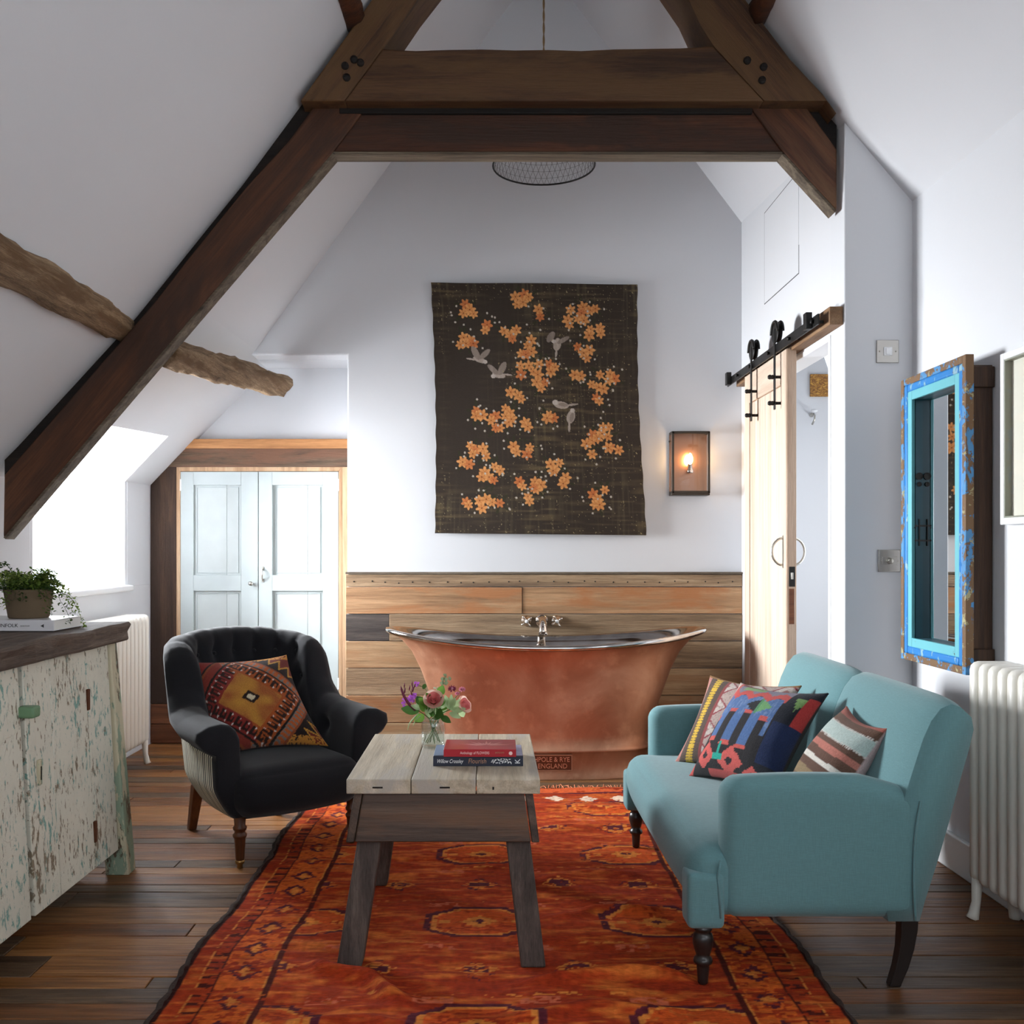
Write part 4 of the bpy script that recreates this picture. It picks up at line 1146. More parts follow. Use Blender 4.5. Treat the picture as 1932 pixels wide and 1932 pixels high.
# =================================================================== UPHOLSTERY HELPERS
def rbox(x0, x1, y0, y1, z0, z1, r, n=14, fn=None):
    """rounded, subdivided block; fn(p, unit) may push points"""
    mm = MB(); c = np.array([(x0+x1)/2, (y0+y1)/2, (z0+z1)/2]); h = np.array([(x1-x0)/2, (y1-y0)/2, (z1-z0)/2])
    r = min(r, *(h*.98))
    ts = [-math.cos(math.pi*i/n) for i in range(n+1)]
    ts = [.55*t_ + .45*(2*i/n-1) for i, t_ in enumerate(ts)]
    idx = {}; V = []
    def vid(p):
        k = tuple(round(q, 5) for q in p)
        if k not in idx: idx[k] = len(V); V.append(p)
        return idx[k]
    Fs = []
    for ax in range(3):
        for s_ in (-1, 1):
            for i in range(n):
                for j in range(n):
                    q = []
                    for (a, b) in ((i, j), (i+1, j), (i+1, j+1), (i, j+1)):
                        p = [0, 0, 0]; p[ax] = s_; p[(ax+1) % 3] = ts[a]; p[(ax+2) % 3] = ts[b]
                        q.append(vid(tuple(p)))
                    Fs.append(tuple(q) if s_ > 0 else tuple(q[::-1]))
    out = []
    for u in V:
        u = np.array(u); p = u*h; q = np.clip(p, -(h-r), h-r); d = p-q; L = np.linalg.norm(d)
        if L > 1e-9: p = q + d/L*r
        p = p + c
        if fn: p = np.array(fn(p, u))
        out.append(tuple(p))
    return mm.add(out, Fs)

def catmull(pts, n):
    pts = [Vector(p) for p in pts]; P_ = [pts[0]*2-pts[1]] + pts + [pts[-1]*2-pts[-2]]
    out = []; k = len(pts)-1
    for i in range(n+1):
        t_ = i/n*k; j = min(k-1, int(t_)); f = t_-j
        a, b, c, d = P_[j], P_[j+1], P_[j+2], P_[j+3]
        out.append(.5*((2*b) + (c-a)*f + (2*a-5*b+4*c-d)*f*f + (3*b-a-3*c+d)*f**3))
    return out

# =================================================================== BLUE SOFA
M['teal'] = fabric('duck_egg_linen', srgb(98, 137, 141), .92, 1800, .2, .06, .25, 3, slub=srgb(44, 70, 74))
M['blackwood'] = plain('ebonised_wood', (.018, .014, .013), .32, 0, .5, var=.2, vscale=10)
sf = thing('sofa', 'small duck egg blue upholstered sofa with turned black legs', 'sofa', (.88, 3.17, 0))
SY0, SY1 = 2.555, 3.80
def seat_fn(p, u):
    x, y, z = p
    e = 1-abs(u[1])**6
    if u[2] > 0: z += .018*(1-u[0]**2)*(1-u[1]**4)
    if u[0] < 0: x -= .022*e*(1-u[2]**2)*(-u[0])
    if u[2] < 0 and u[0] < 0: x += .02*u[2]*u[0]
    return x, y, z
rbox(.528, 1.06, SY0+.004, SY1-.004, .185, .372, .055, 20, seat_fn).build('seat', M['teal'], sf, smooth=True)
def arm_fn(p, u):
    x, y, z = p
    if u[2] > 0:
        z += .012*(1-(u[0]+.1)**2) - (.03*max(0, u[0]-.45)/.55)
    return x, y, z
for (y0, y1) in ((SY0-.008, SY0+.092), (SY1-.092, SY1+.008)):
    rbox(.606, 1.12, y0, y1, .187, .552, .046, 18, arm_fn).build('arm', M['teal'], sf, smooth=True)
bprof = [(1.02, .24), (1.028, .33), (1.05, .42), (1.078, .52), (1.104, .60), (1.126, .665), (1.148, .712), (1.174, .745), (1.204, .757), (1.23, .748), (1.258, .722), (1.264, .69), (1.252, .64), (1.228, .56), (1.198, .45), (1.165, .34), (1.130, .24), (1.115, .187), (1.03, .187)]
bc_ = np.mean(np.array(bprof), axis=0)
def back_seg(y0, y1, n=26):
    rows_ = []
    for i in range(n+1):
        t_ = .5-.5*math.cos(math.pi*i/n); w_ = 2*t_-1
        e = (1-abs(w_)**5)
        ins = .045*abs(w_)**9
        row = []
        for k, (x, z) in enumerate(bprof):
            fx = max(0, 1-abs(k-6)/7.0)         # swell on the front face
            X = x + (bc_[0]-x)*ins*1.2 - .018*e*fx
            Z = z + (bc_[1]-z)*ins*(.5 if z > .3 else 0) + (.014*e if 5 <= k <= 11 else 0)
            row.append((X, y0+(y1-y0)*t_, Z))
        rows_.append(row)
    mm = MB(); mm.grid(rows_, closev=True); m_ = len(bprof)
    mm.f.append(tuple(range(m_))); mm.f.append(tuple(n*m_+k for k in range(m_)))
    return mm
ym = 3.185
back_seg(SY0-.004, ym).build('backrest', M['teal'], sf, smooth=True)
back_seg(ym, SY1+.004).build('backrest', M['teal'], sf, smooth=True)
# seams / piping
for y0 in (SY0-.005, SY1-.085):
    rbox(.514, .612, y0, y0+.09, .164, .31, .016, 10).build('corner_post', M['teal'], sf, smooth=True)
for yy in (SY0-.0085, SY1+.0085):
    q = [(1.105, yy, .19), (1.10, yy, .30), (1.105, yy, .42), (1.118, yy, .50)]
    MB().tube(catmull(q, 14), .0035, 6).build('piping', M['teal'], sf, smooth=True)
MB().tube([(.60, SY0-.004, .195), (.592, SY0-.004, .30), (.60, SY0-.003, .345)], .0035, 6).build('piping', M['teal'], sf, smooth=True)
leg_p = [(.010, 0), (.0135, .004), (.0145, .02), (.0165, .045), (.017, .052), (.024, .056), (.0255, .062), (.022, .070), (.017, .074), (.021, .086), (.0265, .105), (.0275, .120), (.024, .132), (.018, .138), (.0235, .143), (.0245, .150), (.018, .156), (.022, .165), (.022, .192)]
for y in (2.582, 3.768):
    MB().lathe(leg_p, (.560, y, .012), 18).build('leg', M['blackwood'], sf, smooth=True)
for y in (2.60, 3.75):
    q = []
    for i, (z, x) in enumerate(((.0, 1.068), (.05, 1.086), (.1, 1.098), (.15, 1.104), (.20, 1.104))):
        hw = .015+.009*i/4; q.append([(x-hw, y-hw*.9, z), (x+hw, y-hw*.9, z), (x+hw, y+hw*.9, z), (x-hw, y+hw*.9, z)])
    mm = MB(); mm.grid(q, closev=True); mm.f.append((0, 1, 2, 3)); mm.f.append((16, 17, 18, 19))
    mm.build('leg', M['blackwood'], sf, bevel=.003)

# =================================================================== BLACK ARMCHAIR
M['blackfab'] = fabric('black_linen', (.0105, .0105, .013), .92, 1500, .25, .15, .14, 6)
ac = thing('armchair', 'black buttoned tub armchair with striped outer sides and turned wooden legs', 'armchair', (-.900, 3.927, 0), R(37))
pp = [(-.318, -.285, 0), (-.318, -.15, 0), (-.308, -.01, 0), (-.274, .11, 0), (-.216, .205, 0), (-.118, .252, 0), (0, .265, 0), (.118, .252, 0), (.216, .205, 0), (.274, .11, 0), (.308, -.01, 0), (.318, -.15, 0), (.318, -.285, 0)]
def shell_station(u):
    """plan point, outward normal, height, roll, lean at u in 0..1"""
    a = catmull_pt(u); b = catmull_pt(min(1, u+.004)); c = catmull_pt(max(0, u-.004))
    t_ = (b-c).normalized(); n_ = Vector((-t_.y, t_.x, 0))
    if n_.dot(a - Vector((0, -.05, 0))) < 0: n_ = -n_
    v = abs(u-.5)*2            # 0 back centre .. 1 arm front
    h = np.interp(v, [0, .16, .33, .40, .455, .50, .55, .62, .75, 1.0], [.828, .822, .80, .785, .768, .73, .62, .556, .537, .530])
    roll = np.interp(v, [0, .4, .6, 1], [.0, .0, .022, .034])
    lean = np.interp(v, [0, .3, .45, .6, 1], [.20, .19, .12, .07, .05])
    return a, n_, float(h), float(roll), float(lean), v
_cp = [Vector((p[0]*.87, p[1], 0)) for p in pp]
def catmull_pt(u):
    k = len(_cp)-1; t_ = u*k; j = min(k-1, int(t_)); f = t_-j
    g = lambda i: _cp[i] if 0 <= i <= k else (_cp[0]*2-_cp[1] if i < 0 else _cp[k]*2-_cp[k-1])
    a, b, c, d = g(j-1), g(j), g(j+1), g(j+2)
    return .5*((2*b) + (c-a)*f + (2*a-5*b+4*c-d)*f*f + (3*b-a-3*c+d)*f**3)
buttons = []
for row, z in enumerate((.72, .62, .52)):
    for k in range(-3, 4):
        buttons.append((.5 + (k+(.5 if row % 2 else 0))*.062, z))
for z_ in (.44,):
    for uu in (.14, .23, .77, .86): buttons.append((uu, z_))
def inner_off(u, z, h):
    d = 0
    for (bu, bz) in buttons:
        du = (u-bu)*1.75; dz = z-bz
        d += .030*math.exp(-(du*du+dz*dz)/(.032**2))
        if abs(du) < .014: d += 0
    # soft vertical folds running from the top buttons to the rolled edge
    for (bu, bz) in buttons[:7]:
        du = (u-bu)*1.75
        if z > bz: d += .013*math.exp(-(du/.012)**2)
    return min(d, .034)
NS = 150; rows_ = []
def shell_profile(u):
    a, n_, h, ro, le, v = shell_station(u)
    pr = [(-.040, .22)]
    for i in range(15):
        z = .26 + (h-.055-.26)*i/14
        pr.append((-.052 + inner_off(u, z, h), z))
    e = inner_off(u, h, h)*.6
    pr += [(-.040+e*.4, h-.026), (-.018+e*.3, h-.006-e*.5), (.012, h-e*.5), (.044+ro*.4, h-.006-e*.4), (.068+ro, h-.028), (.074+ro, h-.055), (.064+ro*.8, h-.082), (.046, h-.100)]
    for i in range(1, 8):
        z = h-.100 + (.20-(h-.100))*i/7; pr.append((.046, z))
    pr += [(.036, .176), (-.02, .172)]
    out = []
    for (o_, z) in pr:
        q = o_ + le*(z-.30) if z > .30 else o_ - .075*((.30-z)/.13)**1.3 * 1.0
        p = a + n_*q
        out.append((p.x, p.y, z))
    return out
us = [i/NS for i in range(NS+1)]
rows_ = [shell_profile(u) for u in us]
def shrink(row, k, dy):
    c = np.mean(np.array(row), axis=0)
    return [(c[0]+(x-c[0])*k, y-dy, c[2]+(z-c[2])*k) for x, y, z in row]
L_ = rows_[0]; R_ = rows_[-1]
full = [shrink(L_, .80, .020), shrink(L_, .93, .017), shrink(L_, .985, .008)] + rows_ + [shrink(R_, .985, .008), shrink(R_, .93, .017), shrink(R_, .80, .020)]
mm = MB(); mm.grid(full, closev=True); k_ = len(L_); nl = len(full)-1
mm.f.append(tuple(range(k_))); mm.f.append(tuple(nl*k_+i for i in range(k_)))
mm.build('back_and_arms', M['blackfab'], ac, local=True, smooth=True)
# buttons
for (bu, bz) in buttons[:14]:
    a, n_, h, ro, le, v = shell_station(bu)
    if bz > h-.06: continue
    p = a + n_*(-.052+.030+le*(bz-.30)); 
    MB().sphere((p.x, p.y, bz), .010, 8, 6).build('button', M['blackfab'], ac, local=True, smooth=True)
# striped outer cover
def stripe_panel(u0, u1, n):
    arr = []; cols = []
    s_acc = 0; last = None
    cream, ink = np.array(srgb(226, 220, 200)), np.array(srgb(30, 30, 34))
    for i in range(n+1):
        u = u0+(u1-u0)*i/n; a, n_, h, ro, le, v = shell_station(u)
        if last is not None: s_acc += (a-last).length
        last = a
        col = cream if (s_acc/.018) % 1 < .58 else ink
        row = []
        for j in range(13):
            z = (h-.104) + (.182-(h-.104))*j/12
            q = .0485 + le*(z-.30) if z > .30 else .0485 - .075*((.30-z)/.13)**1.3
            if j == 0: q -= .006
            if j == 12: q -= .006
            p = a+n_*q; row.append((p.x, p.y, z)); cols.append(col)
        arr.append(row)
    mm = MB(); mm.grid(arr); mm.c = np.array(cols)
    return mm
M['stripe'] = attr_mat('ticking_stripe_fabric', .95, .4, 500, .05, (1, 1, .3), .15)
stripe_panel(.004, .996, 560).build('striped_cover', M['stripe'], ac, local=True, smooth=True)
def cseat(p, u):
    x, y, z = p
    if u[2] > 0: z += .022*(1-u[0]**2)*(1-u[1]**2)
    if u[1] < 0: y -= .030*(1-u[0]**2*.7)*(-u[1])*(1-.5*u[2]**2)
    if u[2] < 0: z += .012*(u[0]**2)
    k = np.interp(p[1], [-.4, -.2, .3], [1.0, .96, .86]); 
    return x*k, y, z
rbox(-.268, .268, -.345, .27, .168, .352, .07, 20, cseat).build('seat', M['blackfab'], ac, local=True, smooth=True)
M['walnut'] = wood('walnut_leg', [srgb(60, 32, 18), srgb(98, 56, 32), srgb(126, 78, 46)], 'Z', 1.2, .35, .04, .15, .3)
cl = [(.011, .018), (.014, .022), (.0165, .04), (.0185, .075), (.0205, .105), (.0215, .112), (.025, .116), (.026, .124), (.020, .130), (.019, .136), (.024, .142), (.026, .150), (.020, .158), (.022, .185)]
for x in (-.230, .230):
    lg_ = MB().lathe(cl, (x, -.292, 0), 18).build('leg', M['walnut'], ac, local=True, smooth=True)
    cs = MB(); cs.lathe([(.006, 0), (.011, .003), (.011, .016), (.017, .020), (.018, .030), (.012, .034)], (x, -.292, 0), 14)
    o_ = cs.build('caster', plain('aged_brass', srgb(150, 116, 70), .35, .9), ac, local=True, smooth=True)
for x in (-.19, .19):
    mm = MB(); hw0, hw1 = .016, .022; yb0, yt0 = .305, .235
    mm.hexa([(x-hw0, yb0-hw0, 0), (x+hw0, yb0-hw0, 0), (x+hw0, yb0+hw0, 0), (x-hw0, yb0+hw0, 0)], [(x-hw1, yt0-hw1, .20), (x+hw1, yt0-hw1, .20), (x+hw1, yt0+hw1, .20), (x-hw1, yt0+hw1, .20)])
    mm.build('leg', M['walnut'], ac, local=True, bevel=.004)

# =================================================================== CUSHIONS
def vnoise(x, y, seed=0):
    """smooth value noise on numpy arrays"""
    r_ = np.random.default_rng(seed).random((64, 64))
    xi = np.floor(x).astype(int); yi = np.floor(y).astype(int); fx = x-xi; fy = y-yi
    fx = fx*fx*(3-2*fx); fy = fy*fy*(3-2*fy)
    g = lambda a, b: r_[a % 64, b % 64]
    return (g(xi, yi)*(1-fx)+g(xi+1, yi)*fx)*(1-fy) + (g(xi, yi+1)*(1-fx)+g(xi+1, yi+1)*fx)*fy
def paint(base, mask, col):
    base[mask] = np.array(srgb(*col))
def cushion(name, label, T, center, right, up, colfn, backcol, n=120, pinch=.09, group=None):
    w = Vector(right).length; Rv = Vector(right).normalized(); U = Vector(up); shear = U.dot(Rv); U = U - Rv*shear; h = U.length; U.normalize(); N = Rv.cross(U); shear /= h
    g = np.linspace(-1, 1, n); g = np.sign(g)*(1-(1-np.abs(g))**1.15)
    u, v = np.meshgrid(g, g, indexing='ij')
    prof = np.clip((1-np.abs(u)**2.6), 0, 1)**.62*np.clip((1-np.abs(v)**2.6), 0, 1)**.62
    x = u*w/2*(1-pinch*(1-v**2)*np.abs(u)**2); y = v*h/2*(1-pinch*(1-u**2)*np.abs(v)**2)
    x = x + shear*y
    wr = (vnoise(u*2.2+7, v*2.2+3, 5)-.5)*.025
    zf = prof*T/2*(1+wr*4) + .003; zb_ = -prof*T/2*.8 - .003
    mm = MB()
    mm.grid([[(x[i, j], y[i, j], zf[i, j]) for j in range(n)] for i in range(n)])
    mm.grid([[(x[i, j], y[i, j], zb_[i, j]) for j in range(0, n)] for i in range(0, n)])
    # close the edge
    N2 = n*n
    ring = [(i, 0) for i in range(n)] + [(n-1, j) for j in range(1, n)] + [(i, n-1) for i in range(n-2, -1, -1)] + [(0, j) for j in range(n-2, 0, -1)]
    ids = [i*n+j for i, j in ring]
    for k in range(len(ids)):
        a, b = ids[k], ids[(k+1) % len(ids)]; mm.f.append((a, b, b+N2, a+N2))
    col = colfn(u, v).reshape(-1, 3)
    bc = np.tile(np.array(srgb(*backcol)), (N2, 1))
    mm.c = np.vstack([col, bc])
    o = mm.build(name, M['kilim'], None, smooth=True)
    # rebuild position: mesh was centred on its own box
    off = o.location.copy()
    for vtx in o.data.vertices: vtx.co += off
    Mx = Matrix((Rv, U, N)).transposed().to_4x4(); Mx.translation = Vector(center)
    o.matrix_world = Mx
    o.rotation_mode = 'XYZ'
    return tag(o, label, 'cushion', group)
M['kilim'] = attr_mat('woven_kilim', .95, .8, 420, .1, (1, .35, 1), .32)

def kilim_orange(u, v):
    c = np.zeros(u.shape+(3,)); nz = vnoise(u*6+3, v*6+9, 1); fine = vnoise(u*40, v*40, 2)
    base = np.array(srgb(44, 34, 32)); c[:] = base
    uu, vv = u+.12, v+.10
    d = np.abs(uu)/1.0 + np.abs(vv)/.98
    q = np.arctan2(vv/.98, uu); along = (uu-vv)*(np.sign(uu*vv) > 0) + (uu+vv)*(np.sign(uu*vv) <= 0)
    # corner shapes
    paint(c, (d > 1.36) & (u < 0), (150, 52, 44))
    tri = (d > 1.40) & (np.abs(((along*3.2) % 1)-.5) < (d-1.40)*1.4) & (u > -.2)
    paint(c, tri, (204, 148, 62))
    paint(c, (d > 1.40) & (np.abs(((along*3.2) % 1)-.5) < (d-1.52)*1.4) & (u > -.2), (120, 48, 40))
    paint(c, (np.abs(v) > .86) & (fine > .35) & (u > .1), (206, 140, 60))
    # grey and orange speckled band
    m_ = (d > 1.06) & (d <= 1.30); paint(c, m_, (124, 120, 116))
    blob = ((along*7) % 1 < .6) & (np.abs(d-1.18) < .075 + .03*np.sin(along*44))
    paint(c, m_ & blob, (188, 96, 44)); paint(c, m_ & (fine > .72), (186, 96, 48))
    paint(c, m_ & (u < -.35), (140, 58, 46))
    paint(c, (d > 1.26) & (d <= 1.32), (150, 78, 46))
    paint(c, (d > 1.0) & (d <= 1.06), (36, 32, 30))
    # hooked band
    m_ = (d > .60) & (d <= 1.0); paint(c, m_, (168, 84, 40)); paint(c, m_ & (u < -.25), (138, 48, 42))
    ph = (along*4.6) % 1; dd_ = (d-.60)/.40
    hook = ((ph < .30) & (dd_ > .15) & (dd_ < .85)) | ((dd_ > .62) & (dd_ < .82) & (ph < .75)) | ((ph > .55) & (ph < .75) & (dd_ > .35) & (dd_ < .82))
    paint(c, m_ & hook, (48, 32, 28))
    dot = (np.abs(ph-.88) < .085) & (np.abs(dd_-.84) < .075); dot |= (np.abs(ph-.42) < .075) & (np.abs(dd_-.26) < .07)
    paint(c, m_ & dot, (228, 216, 206))
    # golden field
    m_ = d <= .60
    g1, g2 = np.array(srgb(202, 148, 62)), np.array(srgb(160, 88, 48))
    c[m_] = (g1*(nz[..., None])+g2*(1-nz[..., None]))[m_]
    d2 = np.abs(u+.10)/.17+np.abs(v+.08)/.14
    paint(c, d2 < 1.0, (40, 28, 26)); paint(c, d2 < .52, (222, 208, 176))
    return c
def kilim_multi(u, v):
    k = 34.0
    us_, vs_ = np.round(u*k)/k, np.round(v*k)/k
    c = np.zeros(u.shape+(3,)); c[:] = np.array(srgb(44, 42, 44))
    fine = vnoise(u*60, v*14, 4)
    blue = (vs_ > -.12) & (vs_ < .62) & (us_ < .55)
    paint(c, blue, (84, 112, 158)); paint(c, blue & (fine > .62), (112, 134, 172))
    # long dark fingers reaching up into the blue
    for x0, top in ((-.78, .05), (-.40, .22), (-.02, .22), (.36, .12)):
        f = (np.abs(us_-x0) < .095) & (vs_ < top); paint(c, f, (48, 46, 48))
        cap = (np.abs(us_-x0) < .095+.03*(np.round(vs_*9) % 2)) & (vs_ >= top) & (vs_ < top+.10); paint(c, cap, (196, 90, 84))
    for x0, bot in ((-.59, -.28), (-.21, -.34), (.17, -.36)):
        f = (np.abs(us_-x0) < .095) & (vs_ >= bot) & (vs_ < .2); paint(c, f, (84, 112, 158))
        cap = (np.abs(us_-x0) < .13-.03*(np.round(vs_*9) % 2)) & (vs_ >= bot-.10) & (vs_ < bot); paint(c, cap, (200, 92, 84))
    # green and black star in the blue
    st = np.abs(us_-.12)/.30+np.abs(vs_-.42)/.17; paint(c, st < 1, (46, 46, 48)); paint(c, (st < 1) & (us_ > .10), (112, 160, 106)); paint(c, (np.abs(us_-.12) < .03) & (np.abs(vs_-.42) < .18), (86, 140, 96))
    # top zig zags
    zz = .70+.13*np.abs(((us_*2.4) % 1)-.5)*2
    paint(c, (vs_ > zz-.16) & (us_ < .6), (196, 84, 78)); paint(c, vs_ > zz, (130, 126, 140)); paint(c, (vs_ > .80) & (np.abs(us_+.35) < .28), (132, 164, 112)); paint(c, vs_ > .93, (120, 70, 74))
    paint(c, (us_ < -.82) & (vs_ > .2), (190, 96, 92)); paint(c, (us_ < -.9) & (vs_ > -.1), (206, 186, 176))
    # dark right side with small coloured triangles
    rt = us_ > .56; paint(c, rt, (40, 42, 50)); paint(c, rt & (vs_ < .2) & (vs_ > -.6), (38, 50, 84)); paint(c, rt & (np.abs(us_-.80) < .12-(.75-vs_)*.4) & (vs_ > .45) & (vs_ < .75), (122, 156, 96)); paint(c, (us_ > .88) & (vs_ > .2) & (vs_ < .8), (176, 62, 60))
    # lower coral shapes
    for x0, y0, rx_, ry_ in ((-.62, -.66, .24, .22), (.02, -.70, .28, .24), (.55, -.85, .2, .14)):
        q = np.abs(us_-x0)/rx_+np.abs(vs_-y0)/ry_; paint(c, q < 1.15, (206, 96, 90)); paint(c, q < .35, (48, 44, 48))
    paint(c, (np.abs(us_+.28) < .11) & (np.abs(vs_+.66) < .06), (48, 168, 150)); paint(c, (np.abs(us_+.28) < .018) & (vs_ < -.36) & (vs_ > -.66), (48, 168, 150))
    paint(c, (vs_ < -.90) & (np.abs(us_) < .5), (190, 86, 82)); paint(c, (vs_ < -.92) & (us_ > .1) & (us_ < .3), (48, 168, 150)); paint(c, (us_ < -.9) & (vs_ < -.8), (196, 90, 84))
    return c
def kilim_yellow(u, v):
    c = np.zeros(u.shape+(3,)); c[:] = np.array(srgb(96, 82, 74)); fine = vnoise(u*50, v*50, 8)
    paint(c, u < -.90, (186, 130, 120))
    band = np.abs(u+.66) < .10; zz = np.abs(((v*16) % 1)-.5)*2
    paint(c, band & (np.abs(np.abs(u+.66)-.045) < .035) & (zz > .25), (216, 178, 70)); paint(c, (np.abs(u+.66) < .018), (216, 178, 70)); paint(c, (np.abs(u+.66) < .095) & (zz > .78), (216, 178, 70))
    m_ = u > -.42; paint(c, m_, (188, 168, 160))
    d = np.abs(((u+.1)*1.6) % 1-.5)*2 + np.abs((v*1.9) % 1-.5)*2
    paint(c, m_ & (d < .95), (150, 78, 84)); paint(c, m_ & (d < .78), (206, 194, 186)); paint(c, m_ & (d < .3), (168, 120, 116)); paint(c, m_ & (fine > .8), (160, 140, 134))
    paint(c, (u > -.44) & (u < -.38), (150, 80, 80))
    paint(c, v > .95, (150, 110, 70))
    return c
def kilim_stripe(u, v):
    c = np.zeros(u.shape+(3,)); w = v + .006*np.sin(u*5)
    bands = [(-1.1, (206, 176, 160)), (-.70, (200, 206, 196)), (-.52, (120, 98, 80)), (-.38, (146, 126, 96)), (-.20, (104, 78, 66)), (-.06, (228, 222, 212)), (.03, (108, 80, 68)), (.18, (192, 122, 108)), (.30, (106, 80, 68)), (.42, (190, 206, 200)), (.72, (112, 84, 70)), (.90, (176, 104, 92))]
    for b, col in bands: paint(c, w > b, col)
    fine = vnoise(u*60, v*60, 9)
    for b in (-.70, -.52, .42, .72): paint(c, (np.abs(w-b) < .022) & ((u*22) % 1 < .5), (222, 214, 206))
    paint(c, (v < -.70) & (np.abs((u*2.2+v*1.2) % 1-.5) < .10), (232, 222, 214)); paint(c, (v < -.70) & (np.abs((u*2.2+v*1.2) % 1-.9) < .08), (196, 130, 118))
    return c
# on the armchair: solve in the chair's turned frame
ca_, sa_ = math.cos(R(37)), math.sin(R(37))
def cw(x, y, z): return (-.900+x*ca_-y*sa_, 3.927+x*sa_+y*ca_, z)
def cd(x, y, z): return (x*ca_-y*sa_, x*sa_+y*ca_, z)
cushion('kilim_cushion', 'orange and gold diamond kilim cushion leaning in the black armchair', .15, (-.950, 3.925, .540), (.40, .16, .01), (-.215, .24, .335), kilim_orange, (70, 50, 42), pinch=.12)
cushion('kilim_cushion', 'blue, black and coral kilim cushion in the middle of the sofa', .15, (.8725, 3.215, .543), (.19, -.335, .012), (.20, .094, .305), kilim_multi, (40, 40, 38), pinch=.12)
cushion('kilim_cushion', 'brown kilim cushion with a yellow zigzag stripe at the far sofa arm', .11, (.872, 3.475, .533), (.25, -.28, 0), (.145, .066, .31), kilim_yellow, (110, 90, 80), pinch=.12)
cushion('kilim_cushion', 'small brown and cream striped kilim cushion nearest the sofa arm', .14, (1.0, 2.862, .515), (.015, -.27, -.02), (.20, .01, .30), kilim_stripe, (200, 172, 170), pinch=.12)

# =================================================================== RUG
RX0, RX1, RY0, RY1 = -.825, .875, 1.60, 4.72
NXr, NYr = 300, 560
gx = np.linspace(0, 1, NXr); gy = np.linspace(0, 1, NYr)
U_, V_ = np.meshgrid(gx, gy, indexing='ij')
X_ = RX0+(RX1-RX0)*U_; Y_ = RY0+(RY1-RY0)*V_
X_ = X_ + .012*(np.sin(Y_*5.1)+.6*np.sin(Y_*11.3+1))*(2*U_-1)*0.7
Z_ = .0125 + .009*(vnoise(X_*4, Y_*9, 21)-.4) + .006*(vnoise(X_*7, Y_*30, 22)-.5) + .002*(vnoise(X_*30, Y_*80, 23)-.5)
def fold(p, q, h, w_):
    global Z_
    p = np.array(p); q = np.array(q); d = q-p; L = np.hypot(*d); d = d/L
    s_ = ((X_-p[0])*d[0]+(Y_-p[1])*d[1])/L; e = np.abs(-(X_-p[0])*d[1]+(Y_-p[1])*d[0] + .018*np.sin(s_*9))
    Z_ = Z_ + 1.6*h*np.exp(-(e/w_)**2)*np.clip(np.minimum(s_, 1-s_)*5, 0, 1)
fold((-.50, 2.72), (-.18, 2.46), .020, .028)
fold((.05, 2.60), (.66, 2.62), .017, .024)
fold((-.55, 2.36), (-.1, 2.33), .012, .03)
fold((.0, 2.40), (.5, 2.44), .012, .03)
fold((.15, 3.05), (.55, 3.12), .010, .03)
fold((.1, 3.40), (.55, 3.45), .009, .04)
fold((-.1, 4.3), (.8, 4.35), .010, .05)
fold((.2, 4.05), (.8, 4.02), .008, .04)
for (lx_, ly_) in ((-.386, 2.71), (.118, 2.71), (-.386, 3.36), (.118, 3.36), (.56, 2.582), (.56, 3.768)):
    g_ = np.exp(-(((X_-lx_)**2+(Y_-ly_)**2)/.06**2)); Z_ = Z_*(1-g_) + .0115*g_
